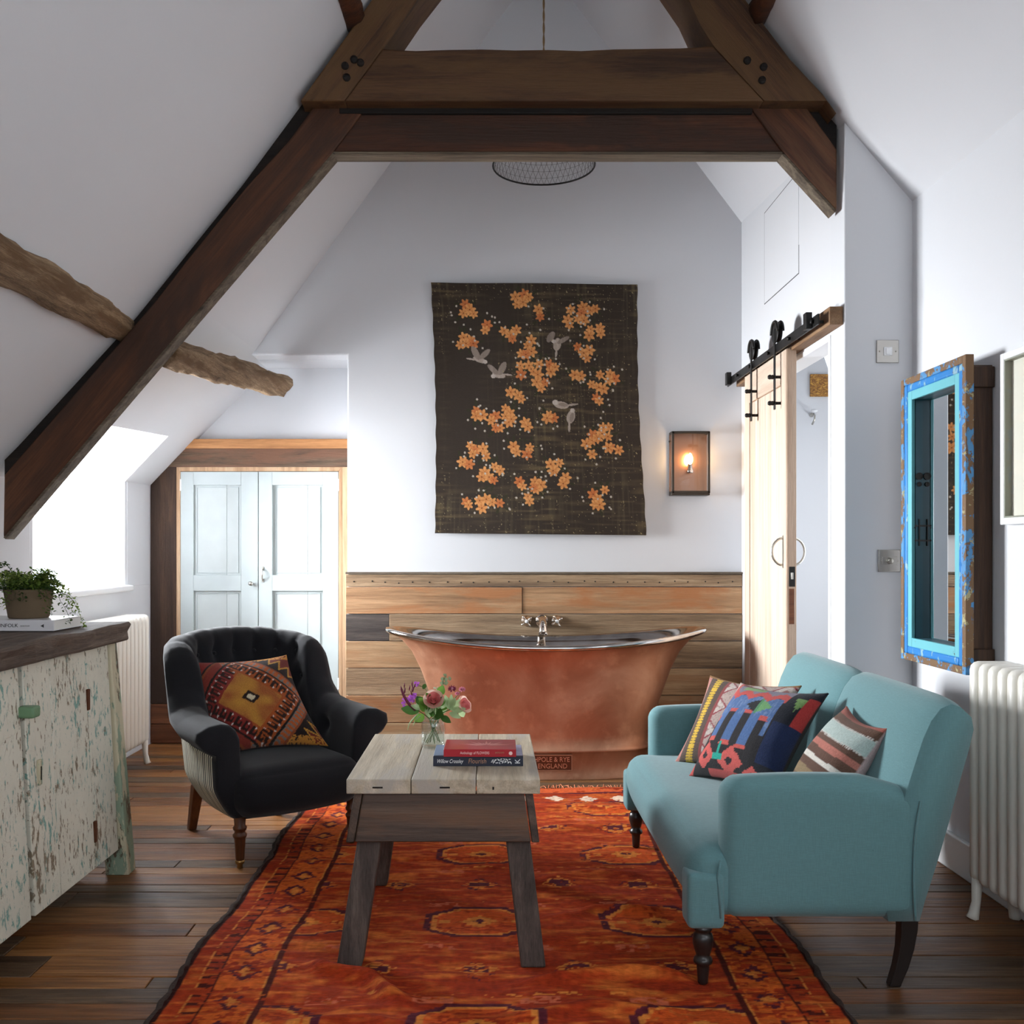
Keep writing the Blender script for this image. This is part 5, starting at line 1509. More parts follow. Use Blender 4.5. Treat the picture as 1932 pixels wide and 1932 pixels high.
def rug_cols(x, y):
    """x 0..1.7 across, y 0..3.1 along"""
    cx = np.round(x/.008)*.008; cy = np.round(y/.008)*.008
    c = np.zeros(x.shape+(3,))
    st = vnoise(x*6, y*36, 31)*.45 + vnoise(x*24, y*90, 32)*.55; big = vnoise(x*1.6, y*2.3, 33)
    a1, a2, a3 = np.array(srgb(134, 34, 18)), np.array(srgb(190, 70, 24)), np.array(srgb(226, 126, 52))
    t_ = np.clip(.15 + .75*st + .35*(big-.5), 0, 1)[..., None]
    c[:] = a1*(1-t_) + a2*t_
    hi = np.clip((st-.52)*3, 0, 1)[..., None]; c = c*(1-hi*.7)+a3*hi*.7
    plum, gold, dk, pink = (92, 34, 44), (222, 132, 56), (84, 28, 20), (206, 104, 70)
    jitter = .55*vnoise(x*70, y*110, 35)+.45*vnoise(x*5, y*30, 37)
    def put(mask, col, p=.80): paint(c, mask & (jitter < p*.92), col)
    W_ = 1.70; ex = np.minimum(cx, W_-cx)
    # field motifs
    row_h = .335; ry = (cy+.10) % (2*row_h); fld = ex > .25
    mx_ = (cx-.52) % .545-.2725; my_ = ry-row_h*.5
    oc = np.maximum(np.maximum(np.abs(mx_)/.17, np.abs(my_)/.125), (np.abs(mx_)/.17+np.abs(my_)/.125)/1.45)
    inrow = ry < row_h
    put(fld & inrow & (oc < 1.0) & (oc > .86), plum, .75); put(fld & inrow & (oc < .86) & (oc > .78), gold, .7); put(fld & inrow & (oc < .78), (206, 84, 30), .6)
    ro8 = np.minimum(np.abs(mx_)/.06+np.abs(my_)/.045, np.maximum(np.abs(mx_)/.036, np.abs(my_)/.03))
    put(fld & inrow & (ro8 < 1), gold, .85); put(fld & inrow & (ro8 < .4), plum)
    put(fld & inrow & (np.abs(np.abs(mx_)-.11) < .014) & (np.abs(my_) < .014), gold)
    mx2 = (cx-.38) % .2725-.136; my2 = ry-row_h*1.5
    fl8 = np.abs(mx2)/.062+np.abs(my2)/.05; inr2 = ~inrow
    put(fld & inr2 & (fl8 < 1) & ((np.round(cx/.016)+np.round(cy/.016)) % 2 == 0), gold, .85); put(fld & inr2 & (np.maximum(np.abs(mx2)/.03, np.abs(my2)/.02) < 1), plum, .7)
    put(fld & inr2 & (np.abs(fl8-1.25) < .14), plum, .38)
    put(fld & (np.abs((ry % row_h)-.012) < .010), gold, .35)
    put(fld & (np.abs((cx*1.0 % .2725)-.136) < .05) & (np.abs((ry % row_h)-row_h*.93) < .018), pink, .55)
    # borders
    put((ex > .235) & (ex < .250), dk, .85); put((ex > .225) & (ex < .235), gold, .6)
    b1 = (ex > .11) & (ex < .225); put(b1, (214, 100, 34), .55)
    by = (cy % .16)-.08; bx_ = ex-.167; bd = np.abs(bx_)/.042+np.abs(by)/.055
    put(b1 & (bd < 1) & (bd > .6), plum, .7); put(b1 & (bd < .5), gold, .75)
    put((ex > .10) & (ex < .11), dk, .8); put((ex > .05) & (ex < .10) & ((cy % .05) < .02), dk, .55); put((ex > .05) & (ex < .058), gold, .6)
    ey = 3.12-cy
    put((ey < .30) & (ey > .29), plum, .9); put((ey < .12) & (ey > .10), plum, .8); e1 = (ey > .12) & (ey < .29)
    put(e1 & (np.abs((cx % .15)-.075)/.05+np.abs(ey-.205)/.06 < 1), (236, 206, 180), .65); put(ey < .10, (216, 96, 50), .7)
    put(ex < .012, (52, 22, 18), .95)
    c = c*(.84+.32*vnoise(x*120, y*50, 36))[..., None]
    return np.clip(c, 0, 1)
mm = MB()
mm.grid(np.stack([X_, Y_, Z_], axis=-1).tolist())
mm.c = rug_cols(U_*1.70, V_*3.12).reshape(-1, 3)
rug = thing('rug', 'worn red and orange tribal rug with rumpled folds on the plank floor', 'rug', ((RX0+RX1)/2, (RY0+RY1)/2, 0))
M['rugm'] = attr_mat('hand_knotted_wool', .97, 1.0, 120, .0, (.35, 1, 1), .40)
pile = mm.build('pile', M['rugm'], rug, smooth=True, flip=False)
# underside / selvedge
sv = plain('dark_brown_selvedge', (.035, .018, .012), .95, bump=.5, bscale=90)
for k, e in ((0, -1), (NXr-1, 1)):
    pts = [(X_[k, j]+e*.004+.004*math.sin(j*.37)*e, Y_[k, j], .008+.002*math.sin(j*.21)) for j in range(0, NYr, 6)]
    MB().tube(pts, .010, 6).build('selvedge', sv, rug, smooth=True)
under_ = MB(); under_.box(RX0+.01, RX1-.01, RY0+.01, RY1-.01, .0005, .004); under_.build('backing', sv, rug)
rr = random.Random(77); fr = MB()
for i in range(150):
    x = RX0+.02+(RX1-RX0-.04)*i/149+rr.uniform(-.004, .004); L = rr.uniform(.03, .075); a_ = rr.uniform(-.6, .6)
    fr.tube([(x, RY1-.01, .012), (x+L*.4*math.sin(a_), RY1+L*.45, .010+rr.uniform(0, .012)), (x+L*math.sin(a_), RY1+L, .004)], [.0022, .0018, .001], 4)
o_ = fr.build('fringe', plain('faded_wool_fringe', srgb(196, 120, 84), .95), rug); o_['kind'] = 'stuff'

# =================================================================== WALL HANGING
FLW = [(345,265),(375,300),(330,325),(400,330),(690,215),(750,200),(780,215),(700,265),(740,250),(845,300),(855,350),(1065,300),(1150,280),(1200,300),(1235,290),(1140,320),(1045,370),(1055,400),(1115,360),(1155,370),(490,405),(475,440),(605,445),(650,475),(690,440),(660,500),(325,490),(375,510),(340,530),(300,540),(390,530),(790,510),(765,545),(720,600),(790,585),(750,605),(1200,430),(1265,420),(1190,470),(1270,455),(1110,550),(1150,590),(1190,570),(1170,625),(710,680),(715,740),(770,680),(800,720),(840,670),(830,740),(910,670),(950,690),(920,720),(820,790),(850,830),(880,790),(1085,740),(1125,745),(1260,735),(1330,730),(1360,760),(1320,770),(1200,800),(1250,820),(1280,830),(1230,890),(1250,910),(640,860),(690,880),(710,905),(400,985),(440,1015),(395,1020),(600,970),(630,1000),(530,1020),(500,1050),(560,1100),(620,1060),(640,1040),(530,1100),(600,1020),(735,1065),(750,1090),(900,1010),(930,1030),(885,1030),(1270,1090),(1310,1085),(1260,1130),(1195,1140),(1190,1180),(1300,1150),(1150,1200),(1230,1160),(1320,1220),(1370,1240),(1300,1225),(1185,1270),(355,1220),(385,1250),(440,1240),(460,1290),(370,1275),(300,1330),(345,1345),(520,1360),(555,1385),(450,1400),(480,1430),(510,1450),(430,1430),(650,1225),(670,1260),(760,1230),(740,1275),(900,1340),(960,1330),(930,1370),(915,1385),(685,1460),(705,1490),(790,1460),(830,1480),(800,1510),(780,1500),(1000,1430),(980,1470),(740,1560),(750,1590),(1180,1540),(1210,1570),(1260,1510),(1190,1610),(1220,1610),(325,1600),(340,1620),(415,1590),(460,1580),(500,1600),(550,1605),(430,1640)]
NA, NB_ = 430, 510
gu = np.linspace(0, 1, NA); gv = np.linspace(0, 1, NB_); U_, V_ = np.meshgrid(gu, gv, indexing='ij')
# print coordinates in the hanging's own units (1400 wide, 1690 high)
px_ = 118+U_*1405+ V_*38*0; py_ = 122+V_*1690
c = np.zeros(U_.shape+(3,)); c[:] = np.array(srgb(54, 45, 38))
wv = vnoise(U_*9, V_*120, 41); wv2 = vnoise(U_*120, V_*9, 42); bigw = vnoise(U_*3, V_*3, 43)
lf = np.clip((bigw-.35)*1.2 + .8*np.exp(-((U_-.5)/.05)**2) + .6*np.exp(-((U_-.04)/.05)**2)+.5*np.exp(-((V_-.02)/.05)**2), 0, 1)
c = c + (np.clip(wv-.55, 0, 1)*.55*lf)[..., None]*np.array(srgb(150, 128, 84))
c = c + (np.clip(wv2-.6, 0, 1)*.45*lf)[..., None]*np.array(srgb(140, 128, 88))
# leaves
rl_ = np.random.default_rng(4)
for (fx, fy) in FLW[::2]:
    for k in range(3):
        a_ = rl_.uniform(0, 6.28); lx_ = fx+52*math.cos(a_); ly_ = fy+52*math.sin(a_)
        dx_, dy_ = px_-lx_, py_-ly_; e = (dx_*math.cos(a_)+dy_*math.sin(a_))/26; g_ = (-dx_*math.sin(a_)+dy_*math.cos(a_))/9
        paint(c, (e*e+g_*g_ < 1) & (wv > .3), (52, 50, 34))
for i, (fx, fy) in enumerate(FLW):
    x0, y0 = fx, fy; dx_, dy_ = px_-x0, py_-y0
    sel = (np.abs(dx_) < 60) & (np.abs(dy_) < 60)
    a_ = np.arctan2(dy_, dx_); r_ = np.hypot(dx_, dy_); R0 = 38+5*math.sin(i*1.7)
    ph = i*.9; lim = R0*(.80+.20*np.cos(6*a_+ph))
    m_ = sel & (r_ < lim)
    tone = np.clip(.55 + .45*np.cos(6*a_+ph)*.5 + .25*(r_/R0) - .2 + .3*(wv-.5), 0, 1)[..., None]
    k1, k2 = np.array(srgb(172, 100, 50)), np.array(srgb(222, 160, 98))
    if i % 5 == 0: k1, k2 = np.array(srgb(164, 86, 44)), np.array(srgb(206, 130, 76))
    cc = k1*(1-tone)+k2*tone; c[m_] = cc[m_]
    paint(c, sel & (r_ < R0*.12), (120, 62, 30))
# buds
for i, (fx, fy) in enumerate(FLW):
    if i % 2: continue
    for k in range(3):
        a_ = rl_.uniform(0, 6.28); d_ = rl_.uniform(58, 88); bx_, by_ = fx+d_*math.cos(a_), fy+d_*math.sin(a_)
        if not (240 < bx_ < 1420 and 220 < by_ < 1720): continue
        r_ = np.hypot(px_-bx_, py_-by_); paint(c, r_ < 7.5, (168, 158, 144)); paint(c, r_ < 4, (196, 186, 172))
# five pale birds
def ell(cx_, cy_, rx_, ry_, ang, col):
    dx_, dy_ = px_-cx_, py_-cy_; a_ = R(ang); e = (dx_*math.cos(a_)+dy_*math.sin(a_))/rx_; g_ = (-dx_*math.sin(a_)+dy_*math.cos(a_))/ry_
    m_ = e*e+g_*g_ < 1; base = np.array(srgb(*col)); sh_ = (.82+.3*wv2)[..., None]; cc = np.clip(base*sh_, 0, 1); c[m_] = cc[m_]
G1, G2, G3 = (166, 152, 140), (136, 122, 112), (186, 174, 164)
for (bx_, by_, sgn, an) in ((430, 640, 1, 20), (560, 745, -1, -10)):
    ell(bx_, by_, 46, 19, an*sgn, G1); ell(bx_+38*sgn, by_+14*sgn*(an/20), 16, 13, 0, G3); ell(bx_-25*sgn, by_-45, 22, 50, -28*sgn, G2); ell(bx_+38*sgn, by_-38, 18, 48, 48*sgn, G2); ell(bx_-60*sgn, by_-4, 34, 6, 8, G1)
ell(968, 535, 26, 44, 12, G1); ell(945, 515, 15, 13, 0, G3); ell(1010, 505, 48, 15, -28, G2); ell(925, 485, 22, 42, 35, G2); ell(960, 595, 8, 28, 10, G1)
ell(985, 942, 52, 24, 8, G1); ell(945, 925, 20, 17, 0, G3); ell(1000, 940, 34, 12, 6, G2); ell(1065, 938, 38, 7, -8, G1)
ell(1050, 1020, 28, 46, 18, G1); ell(1062, 978, 17, 15, 0, G3); ell(1055, 1025, 14, 34, 14, G2); ell(1036, 1085, 8, 40, 4, G1)
sel = ((vnoise(U_*200, V_*200, 51) > .93) & (lf > .3)); paint(c, sel, (150, 136, 100))
# shape: slightly crooked, with a rolled top edge
L0 = np.array([P(813, 533, YB-.03), P(821, 1006, YB-.03)]); R0_ = np.array([P(1203, 536, YB-.03), P(1216, 1010, YB-.03)])
xl = L0[0, 0]+(L0[1, 0]-L0[0, 0])*V_ + .016*np.sin(V_*3.2)*.9; xr = R0_[0, 0]+(R0_[1, 0]-R0_[0, 0])*V_ - .012*np.sin(V_*4.0)
xx = xl+(xr-xl)*U_ + .002*np.sin(V_*60)*(np.abs(U_-.5) > .497)
ztop = L0[0, 2]+(R0_[0, 2]-L0[0, 2])*U_; zbot = L0[1, 2]+(R0_[1, 2]-L0[1, 2])*U_
zz_ = ztop+(zbot-ztop)*V_
yy_ = YB-.030 - .010*np.exp(-(V_/.05)**2)*np.exp(-((U_-.02)/.12)**2) + .008*np.sin(U_*7+1.2)*(1-V_*.5) - .010*V_ + .006*np.sin(V_*9+U_*3)*.6
mm = MB(); mm.grid(np.stack([xx, yy_, zz_], axis=-1).tolist()); mm.c = c.reshape(-1, 3)
tpz = mm.build('wall_hanging', attr_mat('aged_printed_canvas', .72, .35, 330, .05, (.3, 1, 1), .2), None, smooth=True)
md = tpz.modifiers.new('solid', 'SOLIDIFY'); md.thickness = .004; md.offset = 1 if tpz.data.polygons[0].normal.y > 0 else -1
tag(tpz, 'dark antique canvas wall hanging printed with orange blossoms and small birds', 'wall hanging')
# =================================================================== BLUE FRAMED MIRROR
MY0, MY1, MZ0, MZ1 = 3.24, 3.752, .740, 1.802
MXF = 1.571
mr = thing('mirror', 'tall mirror in a deep reclaimed window frame with chipped blue paint', 'mirror', (XR-.05, (MY0+MY1)/2, MZ0))
M['bluechip'] = paint_chip('chipped_bright_blue', [srgb(112, 84, 58), (srgb(138, 176, 190), .40, 40, (1, 1, 1)), (srgb(40, 122, 190), .42, 26, (1, 1, .5))], .45, bump=.5)
M['brownblue'] = paint_chip('brown_worn_outer_edge', [srgb(112, 84, 56), (srgb(74, 136, 186), .53, 26, (1, .6, .6)), (srgb(168, 160, 120), .60, 22, (1, 1, 1))], .6, bump=.5)
M['turq'] = paint_chip('chipped_turquoise', [srgb(76, 64, 50), (srgb(104, 178, 188), .33, 28, (1, 1, 1))], .45, bump=.4)
M['dteal'] = paint_chip('dark_teal_paint', [srgb(40, 50, 50), (srgb(10, 78, 94), .30, 9, (1, 1, 1))], .35, bump=.2)
M['carc'] = wood('dark_brown_carcass', [srgb(40, 26, 17), srgb(66, 44, 29), srgb(92, 64, 42)], 'Z', 1, .6, .05, .4, .4)
def frame4(y0, y1, z0, z1, w_, x0, x1, nm, mt, par, bv=.003):
    MB().box(x0, x1, y0, y0+w_, z0, z1).build(nm, mt, par, bevel=bv); MB().box(x0, x1, y1-w_, y1, z0, z1).build(nm, mt, par, bevel=bv)
    MB().box(x0, x1, y0+w_, y1-w_, z0, z0+w_).build(nm, mt, par, bevel=bv); MB().box(x0, x1, y0+w_, y1-w_, z1-w_, z1).build(nm, mt, par, bevel=bv)
frame4(MY0, MY1, MZ0, MZ1, .026, MXF, MXF+.028, 'outer_frame', M['brownblue'], mr)
frame4(MY0+.024, MY1-.024, MZ0+.024, MZ1-.024, .030, MXF+.001, MXF+.024, 'moulding', M['bluechip'], mr, .008)
frame4(MY0+.052, MY1-.052, MZ0+.052, MZ1-.052, .034, MXF+.004, MXF+.022, 'inner_frame', M['turq'], mr)
ia, ib, ja, jb = MY0+.085, MY1-.085, MZ0+.085, MZ1-.085
for q, mt in (((MXF+.03, XR-.004, MY0+.03, MY0+.055, MZ0+.03, MZ1-.03), 'carc'), ((MXF+.03, XR-.004, MY1-.055, MY1-.03, MZ0+.03, MZ1-.03), 'carc'), ((MXF+.03, XR-.004, MY0+.055, MY1-.055, MZ0+.03, MZ0+.055), 'carc'), ((MXF+.03, XR-.004, MY0+.055, MY1-.055, MZ1-.055, MZ1-.03), 'carc')):
    MB().box(*q).build('case_side', M[mt], mr, bevel=.004)
for q in ((MXF+.016, 1.6185, ib-.001, ib+.02, ja, jb), (MXF+.016, 1.6185, ia-.02, ia+.001, ja, jb), (MXF+.016, 1.6185, ia, ib, ja-.02, ja+.001), (MXF+.016, 1.6185, ia, ib, jb-.001, jb+.02)):
    MB().box(*q).build('reveal', M['dteal'], mr)
t = NT('silvered_glass'); t.set((.86, .88, .88), .015, 1.0, .5)
MB().box(1.617, 1.622, ia-.005, ib+.005, ja-.005, jb+.005).build('mirror_glass', t.m, mr)
# iron latch bars on the far reveal
yl_ = ib-.003
for zz in (1.19, 1.245): MB().box(MXF+.016, 1.6185, yl_-.004, yl_+.002, zz-.003, zz+.003).build('latch_bar', M['black_iron'], mr)
MB().box(1.600, 1.604, yl_-.005, yl_+.002, 1.17, 1.27).build('latch_upright', M['black_iron'], mr)
MB().lathe([(.001, 0), (.014, .002), (.014, .005), (.001, .006)], (1.602, yl_, 1.43), 10, 'Y').build('iron_boss', M['black_iron'], mr)
MB().lathe([(.001, 0), (.009, .002), (.009, .005), (.001, .006)], (1.602, yl_, 1.40), 10, 'Y').build('iron_boss', M['black_iron'], mr)
for zz in (1.73, .79):
    MB().box(MXF+.034, XR-.0035, MY0+.016, MY0+.031, zz-.035, zz+.035).build('case_block', M['carc'], mr, bevel=.004)

# =================================================================== PICTURE ON THE RIGHT WALL
FY0, FY1, FZ0, FZ1 = 2.28, 3.165, 1.235, 1.785
pf = thing('framed_print', 'white box frame with botanical prints on the right wall beyond the mirror', 'picture', (XR, 2.7, FZ0))
frame4(FY0, FY1, FZ0, FZ1, .022, XR-.035, XR-.002, 'frame', M['white_gloss'], pf)
frame4(FY0+.022, FY1-.022, FZ0+.022, FZ1-.022, .005, XR-.033, XR-.006, 'inner_edge', plain('sage_grey_edge', srgb(140, 142, 128), .5), pf, .001)
MB().box(XR-.010, XR-.004, FY0+.02, FY1-.02, FZ0+.02, FZ1-.02).build('mount', plain('cream_mount', srgb(226, 224, 210), .8), pf)
for (a, b, z0, z1) in ((2.80, 3.06, 1.50, 1.70), (2.80, 3.06, 1.29, 1.475), (2.45, 2.75, 1.50, 1.70), (2.45, 2.75, 1.29, 1.475)):
    sh_ = MB().box(XR-.0115, XR-.009, a, b, z0, z1).build('paper', plain('buff_paper', srgb(212, 190, 146), .85, var=.08, vscale=8), pf)
    pr_ = MB(); xc, yc_, zc_ = XR-.0121, (a+b)/2, (z0+z1)/2; H_ = (z1-z0)*.36
    pr_.add([(xc, yc_-.0015, zc_-H_), (xc, yc_+.0015, zc_-H_), (xc, yc_+.0015, zc_+H_*.7), (xc, yc_-.0015, zc_+H_*.7)], [(0, 1, 2, 3)])
    for k in range(7):
        sg = 1 if k % 2 else -1; zz = zc_-H_*.6+k*H_*.2; L = .035-.002*k
        pr_.add([(xc, yc_, zz), (xc, yc_+sg*L*.5, zz+L*.1), (xc, yc_+sg*L, zz+L*.55), (xc, yc_+sg*L*.45, zz+L*.5)], [(0, 1, 2, 3)])
    pr_.add([(xc, yc_+.016*math.cos(k*.628)*(1 if k % 2 else .6), zc_+H_*.8+.016*math.sin(k*.628)*(1 if k % 2 else .6)) for k in range(10)], [tuple(range(10))])
    pr_.build('botanical_print', plain('rust_print', srgb(140, 72, 46), .8, var=.3, vscale=30), sh_)['kind'] = 'stuff'
MB().box(XR-.030, XR-.028, FY0+.022, FY1-.022, FZ0+.022, FZ1-.022).build('glazing', M['glass'], pf)

# =================================================================== JAR OF FLOWERS
JX, JY, JZ = -.184, 3.150, TH
jr = thing('glass_jar', 'clear glass jar of water on the coffee table holding cut flowers', 'jar', (JX, JY, JZ))
t = NT('jar_glass'); t.p.inputs['Transmission Weight'].default_value = 1; t.p.inputs['IOR'].default_value = 1.45; t.set((.96, .98, .97), .01)
MB().lathe([(.030, 0), (.036, .002), (.0385, .010), (.0385, .070), (.0365, .078), (.035, .082), (.037, .086), (.037, .094), (.0355, .096), (.0335, .094), (.0335, .080), (.0355, .070), (.0358, .012), (.030, .006), (.001, .006)], (JX, JY, JZ), 36, caps=False).build('glass', glass('jar_clear_glass', (.97, .985, .98), .22), jr, smooth=True)
MB().lathe([(.001, .0065), (.034, .008), (.0352, .014), (.0352, .046), (.001, .0465)], (JX, JY, JZ), 28, caps=False).build('water', glass('jar_water', (.93, .97, .96)), jr, smooth=True)
MB().tube([(JX+.0378*math.cos(2*math.pi*i/28), JY+.0378*math.sin(2*math.pi*i/28), JZ+.084) for i in range(28)], .0016, 5, closed=True).build('thread_ring', M['glass'], jr, smooth=True)
def lmat(nm, col, tr=.3, rough=.5):
    t = NT(nm); t.set(col, rough, 0, .3); td = t.node('ShaderNodeBsdfTranslucent'); td.inputs[0].default_value = (*[min(1, q*1.4) for q in col], 1)
    mx = t.node('ShaderNodeMixShader'); mx.inputs[0].default_value = tr
    t.link(t.p.outputs[0], mx.inputs[1]); t.link(td.outputs[0], mx.inputs[2]); t.link(mx.outputs[0], t.out.inputs['Surface']); return t.m
M['stem'] = lmat('flower_stem', srgb(92, 118, 62), .1)
M['lf1'] = lmat('fresh_green_leaf', srgb(96, 134, 54)); M['lf2'] = lmat('variegated_leaf', srgb(164, 186, 140)); M['lf3'] = lmat('deep_green_leaf', srgb(62, 96, 40))
M['rose'] = lmat('pink_rose_petal', srgb(222, 140, 138)); M['rose2'] = lmat('pale_rose_petal', srgb(238, 200, 184)); M['phlox'] = lmat('purple_petal', srgb(160, 86, 176)); M['plum'] = lmat('plum_petal', srgb(120, 50, 72)); M['mauve'] = lmat('mauve_petal', srgb(190, 120, 140)); M['euc'] = lmat('grey_green_leaf', srgb(120, 132, 100)); M['white_f'] = lmat('pale_bud', srgb(206, 210, 190))
def at_pix(px, py, y=JY): return Vector(P(px, py, y))
def stem(par, top, seed):
    rr = random.Random(seed); a_ = rr.uniform(0, 6.28)
    foot = Vector((JX+.024*math.cos(a_), JY+.024*math.sin(a_), JZ+.010+rr.uniform(0, .006)))
    neck = Vector((JX-.016*math.cos(a_)+.25*(top.x-JX)*.4, JY-.016*math.sin(a_), JZ+.088))
    MB().tube(catmull([foot, foot.lerp(neck, .5), neck, neck.lerp(top, .55)+Vector((0, 0, .004)), top], 14), .0016, 5).build('stem', M['stem'], par, smooth=True)
def leaf(par, base, d, L, w_, mt, curl=.25, nm='leaf', seed=0):
    d = Vector(d).normalized(); s_ = d.cross(Vector((.2, -1, .3))).normalized(); up = s_.cross(d)
    arr = []
    for i in range(7):
        u = i/6; wd = w_*1.4*math.sin(math.pi*min(1, u*.92+.06))**.8
        c_ = Vector(base)+d*L*u - up*curl*L*u*u
        arr.append([c_-s_*wd*.5+up*wd*.15, c_-up*0, c_+s_*wd*.5+up*wd*.15])
    return MB().grid(arr).build(nm, mt, par, smooth=True)
def flower(name, label, top, seed): 
    th = thing(name, label, 'flower', (JX, JY, JZ), 0, None); stem(th, top, seed); return th
def rose(name, label, top, face, r, seed, m1, m2):
    th = flower(name, label, top, seed); f = Vector(face).normalized()
    a = f.orthogonal().normalized(); b = f.cross(a); rr = random.Random(seed)
    for layer, (n_, rad, hgt, op) in enumerate(((3, .20, 1.0, .10), (4, .42, 1.02, .16), (5, .68, .98, .28), (6, .95, .86, .48))):
        for k in range(n_):
            ph = 2*math.pi*k/n_+layer*.7; arr = []
            for i in range(6):
                u = i/5; row = []
                for j in range(7):
                    w_ = (j/6-.5)*2*math.pi/n_*1.35; rr_ = r*rad*(.35+.65*math.sin(u*math.pi*.55)) + r*op*u*u*.5
                    hh = r*(hgt*u*1.25-.55) - r*.18*abs(j/6-.5)*2*u
                    row.append(top + (a*math.cos(ph+w_)+b*math.sin(ph+w_))*rr_ + f*hh)
                arr.append(row)
            MB().grid(arr).build('petal', m1 if layer < 3 else m2, th, smooth=True)
    for k in range(3):
        a_ = k*2.1; leaf(th, top-f*r*.6, a*math.cos(a_)+b*math.sin(a_)-f*.25, r*1.5, r*.7, M['lf2'], .1)
    return th
rose('rose', 'open pink rose at the front of the jar', at_pix(818, 1322, JY-.04), (.05, -.8, .6), .028, 1, M['rose'], M['rose2'])
rose('rose', 'half open pink rose at the right of the jar', at_pix(873, 1331, JY-.005), (.75, -.45, .5), .025, 2, M['rose'], M['rose2'])
th = flower('phlox', 'purple phlox head at the left of the jar', at_pix(776, 1308), 3); rr = random.Random(3); c0 = at_pix(776, 1306, JY-.01)
for (px, py) in ((775, 1316), (782, 1312), (770, 1322), (786, 1290), (764, 1318), (779, 1320), (762, 1328)):
    c_ = at_pix(px, py, JY+rr.uniform(-.02, .01)); mm = MB()
    for k in range(5):
        a_ = k*1.257+rr.random(); d = Vector((math.cos(a_), rr.uniform(-.5, .1), math.sin(a_))).normalized(); s_ = d.cross(Vector((0, 1, 0))).normalized()
        mm.add([c_, c_+d*.006+s_*.0045, c_+d*.011, c_+d*.006-s_*.0045], [(0, 1, 2, 3)])
    mm.build('floret', M['phlox'], th)
for i in range(12):
    c_ = at_pix(rr.uniform(762, 790), rr.uniform(1290, 1308), JY+rr.uniform(-.015, .015)); d = Vector((rr.uniform(-.4, .4), rr.uniform(-.3, .3), 1)).normalized()
    MB().tube([c_-d*.008, c_, c_+d*.010], [.0012, .0026, .0006], 5).build('bud', M['plum'], th, smooth=True)
th = flower('veronica_spike', 'dark plum flower spike curving down the left of the bouquet', at_pix(778, 1335, JY-.02), 4)
MB().tube(catmull([at_pix(783, 1340, JY-.02), at_pix(770, 1326, JY-.03), at_pix(760, 1308, JY-.03), at_pix(756, 1294, JY-.025)], 12), [.0035]*3+[.0045]*5+[.0035]*3+[.002, .0008], 8).build('spike', M['plum'], th, smooth=True)
th = flower('astrantia', 'mauve starry astrantia heads at the upper right of the bouquet', at_pix(868, 1306, JY+.01), 5); rr = random.Random(5)
for (px, py, r_) in ((853, 1300, .016), (872, 1301, .013), (863, 1309, .010), (787, 1332, .014)):
    c_ = at_pix(px, py, JY); 
    for k in range(11):
        a_ = k*.571; d = Vector((math.cos(a_), -.35, math.sin(a_)*.55+.25)).normalized(); s_ = d.cross(Vector((0, 1, .3))).normalized()
        MB().add([c_, c_+d*r_*.55+s_*r_*.2, c_+d*r_, c_+d*r_*.55-s_*r_*.2], [(0, 1, 2, 3)]).build('bract', M['mauve'] if px != 853 else M['plum'], th)
    MB().sphere(c_+Vector((0, -.003, .002)), r_*.35, 8, 6).build('centre', M['mauve'], th, smooth=True)
th = flower('eucalyptus_sprig', 'tall grey green eucalyptus sprig rising above the roses', at_pix(838, 1278, JY+.01), 6)
for (px, py, dx, L) in ((840, 1276, .3, .012), (834, 1282, -1, .012), (844, 1283, 1, .013), (836, 1290, -1, .014), (842, 1290, 1, .014), (850, 1281, 1, .010), (833, 1298, -.8, .012)):
    leaf(th, at_pix(838 if abs(px-838) < 9 else px-4, py, JY+.01), (dx, -.3, .35), L, .010, M['euc'], .2)
th = flower('hydrangea_bud', 'pale green budding flower head behind the pink rose', at_pix(827, 1303, JY+.01), 7); rr = random.Random(7)
for i in range(16):
    MB().sphere(at_pix(826+rr.uniform(-9, 8), 1304+rr.uniform(-8, 8), JY+rr.uniform(-.005, .02)), rr.uniform(.0022, .0036), 6, 5).build('bud', M['white_f'], th, smooth=True)
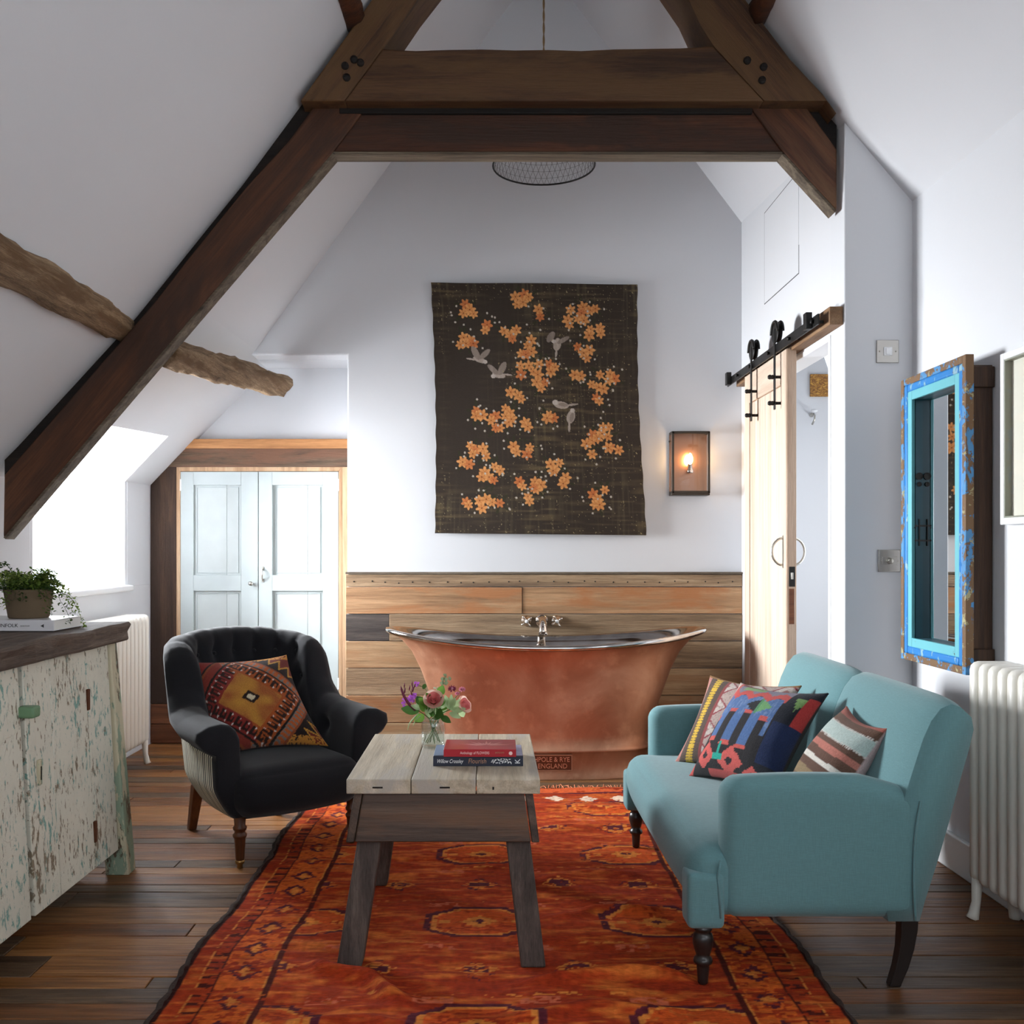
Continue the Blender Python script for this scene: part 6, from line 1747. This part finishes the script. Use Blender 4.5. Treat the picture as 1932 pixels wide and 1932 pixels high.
# variegated foliage
th = flower('variegated_sprig', 'pale edged variegated leaf sprig at the right of the jar', at_pix(850, 1338, JY-.02), 8)
for (px, py, d, L, w_) in ((848, 1338, (-.25, -.4, 1), .050, .014), (850, 1338, (.1, -.5, 1), .052, .014), (853, 1340, (.6, -.5, .9), .048, .014), (854, 1342, (1, -.5, .3), .046, .014), (848, 1345, (.8, -.5, -.25), .042, .014), (846, 1332, (-.6, -.6, .8), .036, .013), (851, 1334, (.35, -.8, .8), .044, .013)):
    leaf(th, at_pix(px, py, JY-.015), d, L, w_, M['lf2'], .15)
th = flower('leafy_sprig', 'broad green leaves spreading around the mouth of the jar', at_pix(817, 1345, JY-.03), 9)
for (px, py, d, L, w_, mt) in ((790, 1343, (-1, -.2, .25), .056, .022, 'lf3'), (806, 1338, (-.5, -.6, .6), .040, .026, 'lf1'), (822, 1348, (.5, -.8, .1), .040, .030, 'lf3'), (812, 1346, (-.3, -.9, .25), .034, .022, 'lf2'), (800, 1350, (-.6, -.4, -.3), .036, .020, 'lf1'), (832, 1352, (.8, -.5, -.35), .038, .016, 'lf3'), (798, 1300, (.1, .1, .2), .02, .01, 'lf3'), (828, 1312, (.4, -.2, .9), .034, .020, 'lf1'), (812, 1336, (-.4, -.8, .5), .030, .024, 'lf1'), (838, 1330, (.3, .3, .5), .03, .02, 'lf3'), (820, 1338, (0, -.9, .3), .026, .022, 'lf2'), (796, 1330, (-.3, 0, .6), .032, .020, 'lf3')):
    leaf(th, at_pix(px, py, JY-.02), d, L, w_, M[mt], .2)
rr = random.Random(31)
for k in range(22):
    a_ = rr.uniform(0, 6.28); px, py = 818+34*math.cos(a_)*rr.random(), 1336+18*math.sin(a_)*rr.random()
    leaf(th, at_pix(px, py, JY+rr.uniform(-.03, .02)), (math.cos(a_), rr.uniform(-.8, .1), abs(math.sin(a_))*.6+.15), rr.uniform(.026, .042), rr.uniform(.011, .017), M[rr.choice(('lf1', 'lf3', 'lf2', 'lf1'))], rr.uniform(.1, .35))
for q in ([(790, 1345), (780, 1356), (772, 1366), (769, 1378)], [(794, 1350), (785, 1358), (779, 1370)]):
    MB().tube(catmull([at_pix(x, y, JY-.03) for x, y in q], 10), [.0022]*6+[.0016]*3+[.0012, .0005], 5).build('grass_blade', M['lf2'], th, smooth=True)
MB().tube(catmull([at_pix(788, 1292), at_pix(800, 1298), at_pix(806, 1306), at_pix(801, 1310)], 10), .0009, 5).build('tendril', M['stem'], th, smooth=True)

# repeats of a kind share a group
GROUPS = {'kilim_cushion': 'kilim cushions on the seats', 'radiator': 'cream column radiators', 'purlin_log': 'rough hewn log purlins', 'upper_purlin': 'dark purlin ends beside the truss', 'rose': 'pink roses in the jar'}
for o in list(S.objects):
    if o.parent is None and o.name.split('.')[0] in GROUPS: o['group'] = GROUPS[o.name.split('.')[0]]
    if o.parent is None and o.name.split('.')[0] == 'book' and 'cabinet' not in o['label']: o['group'] = 'books stacked on the coffee table'
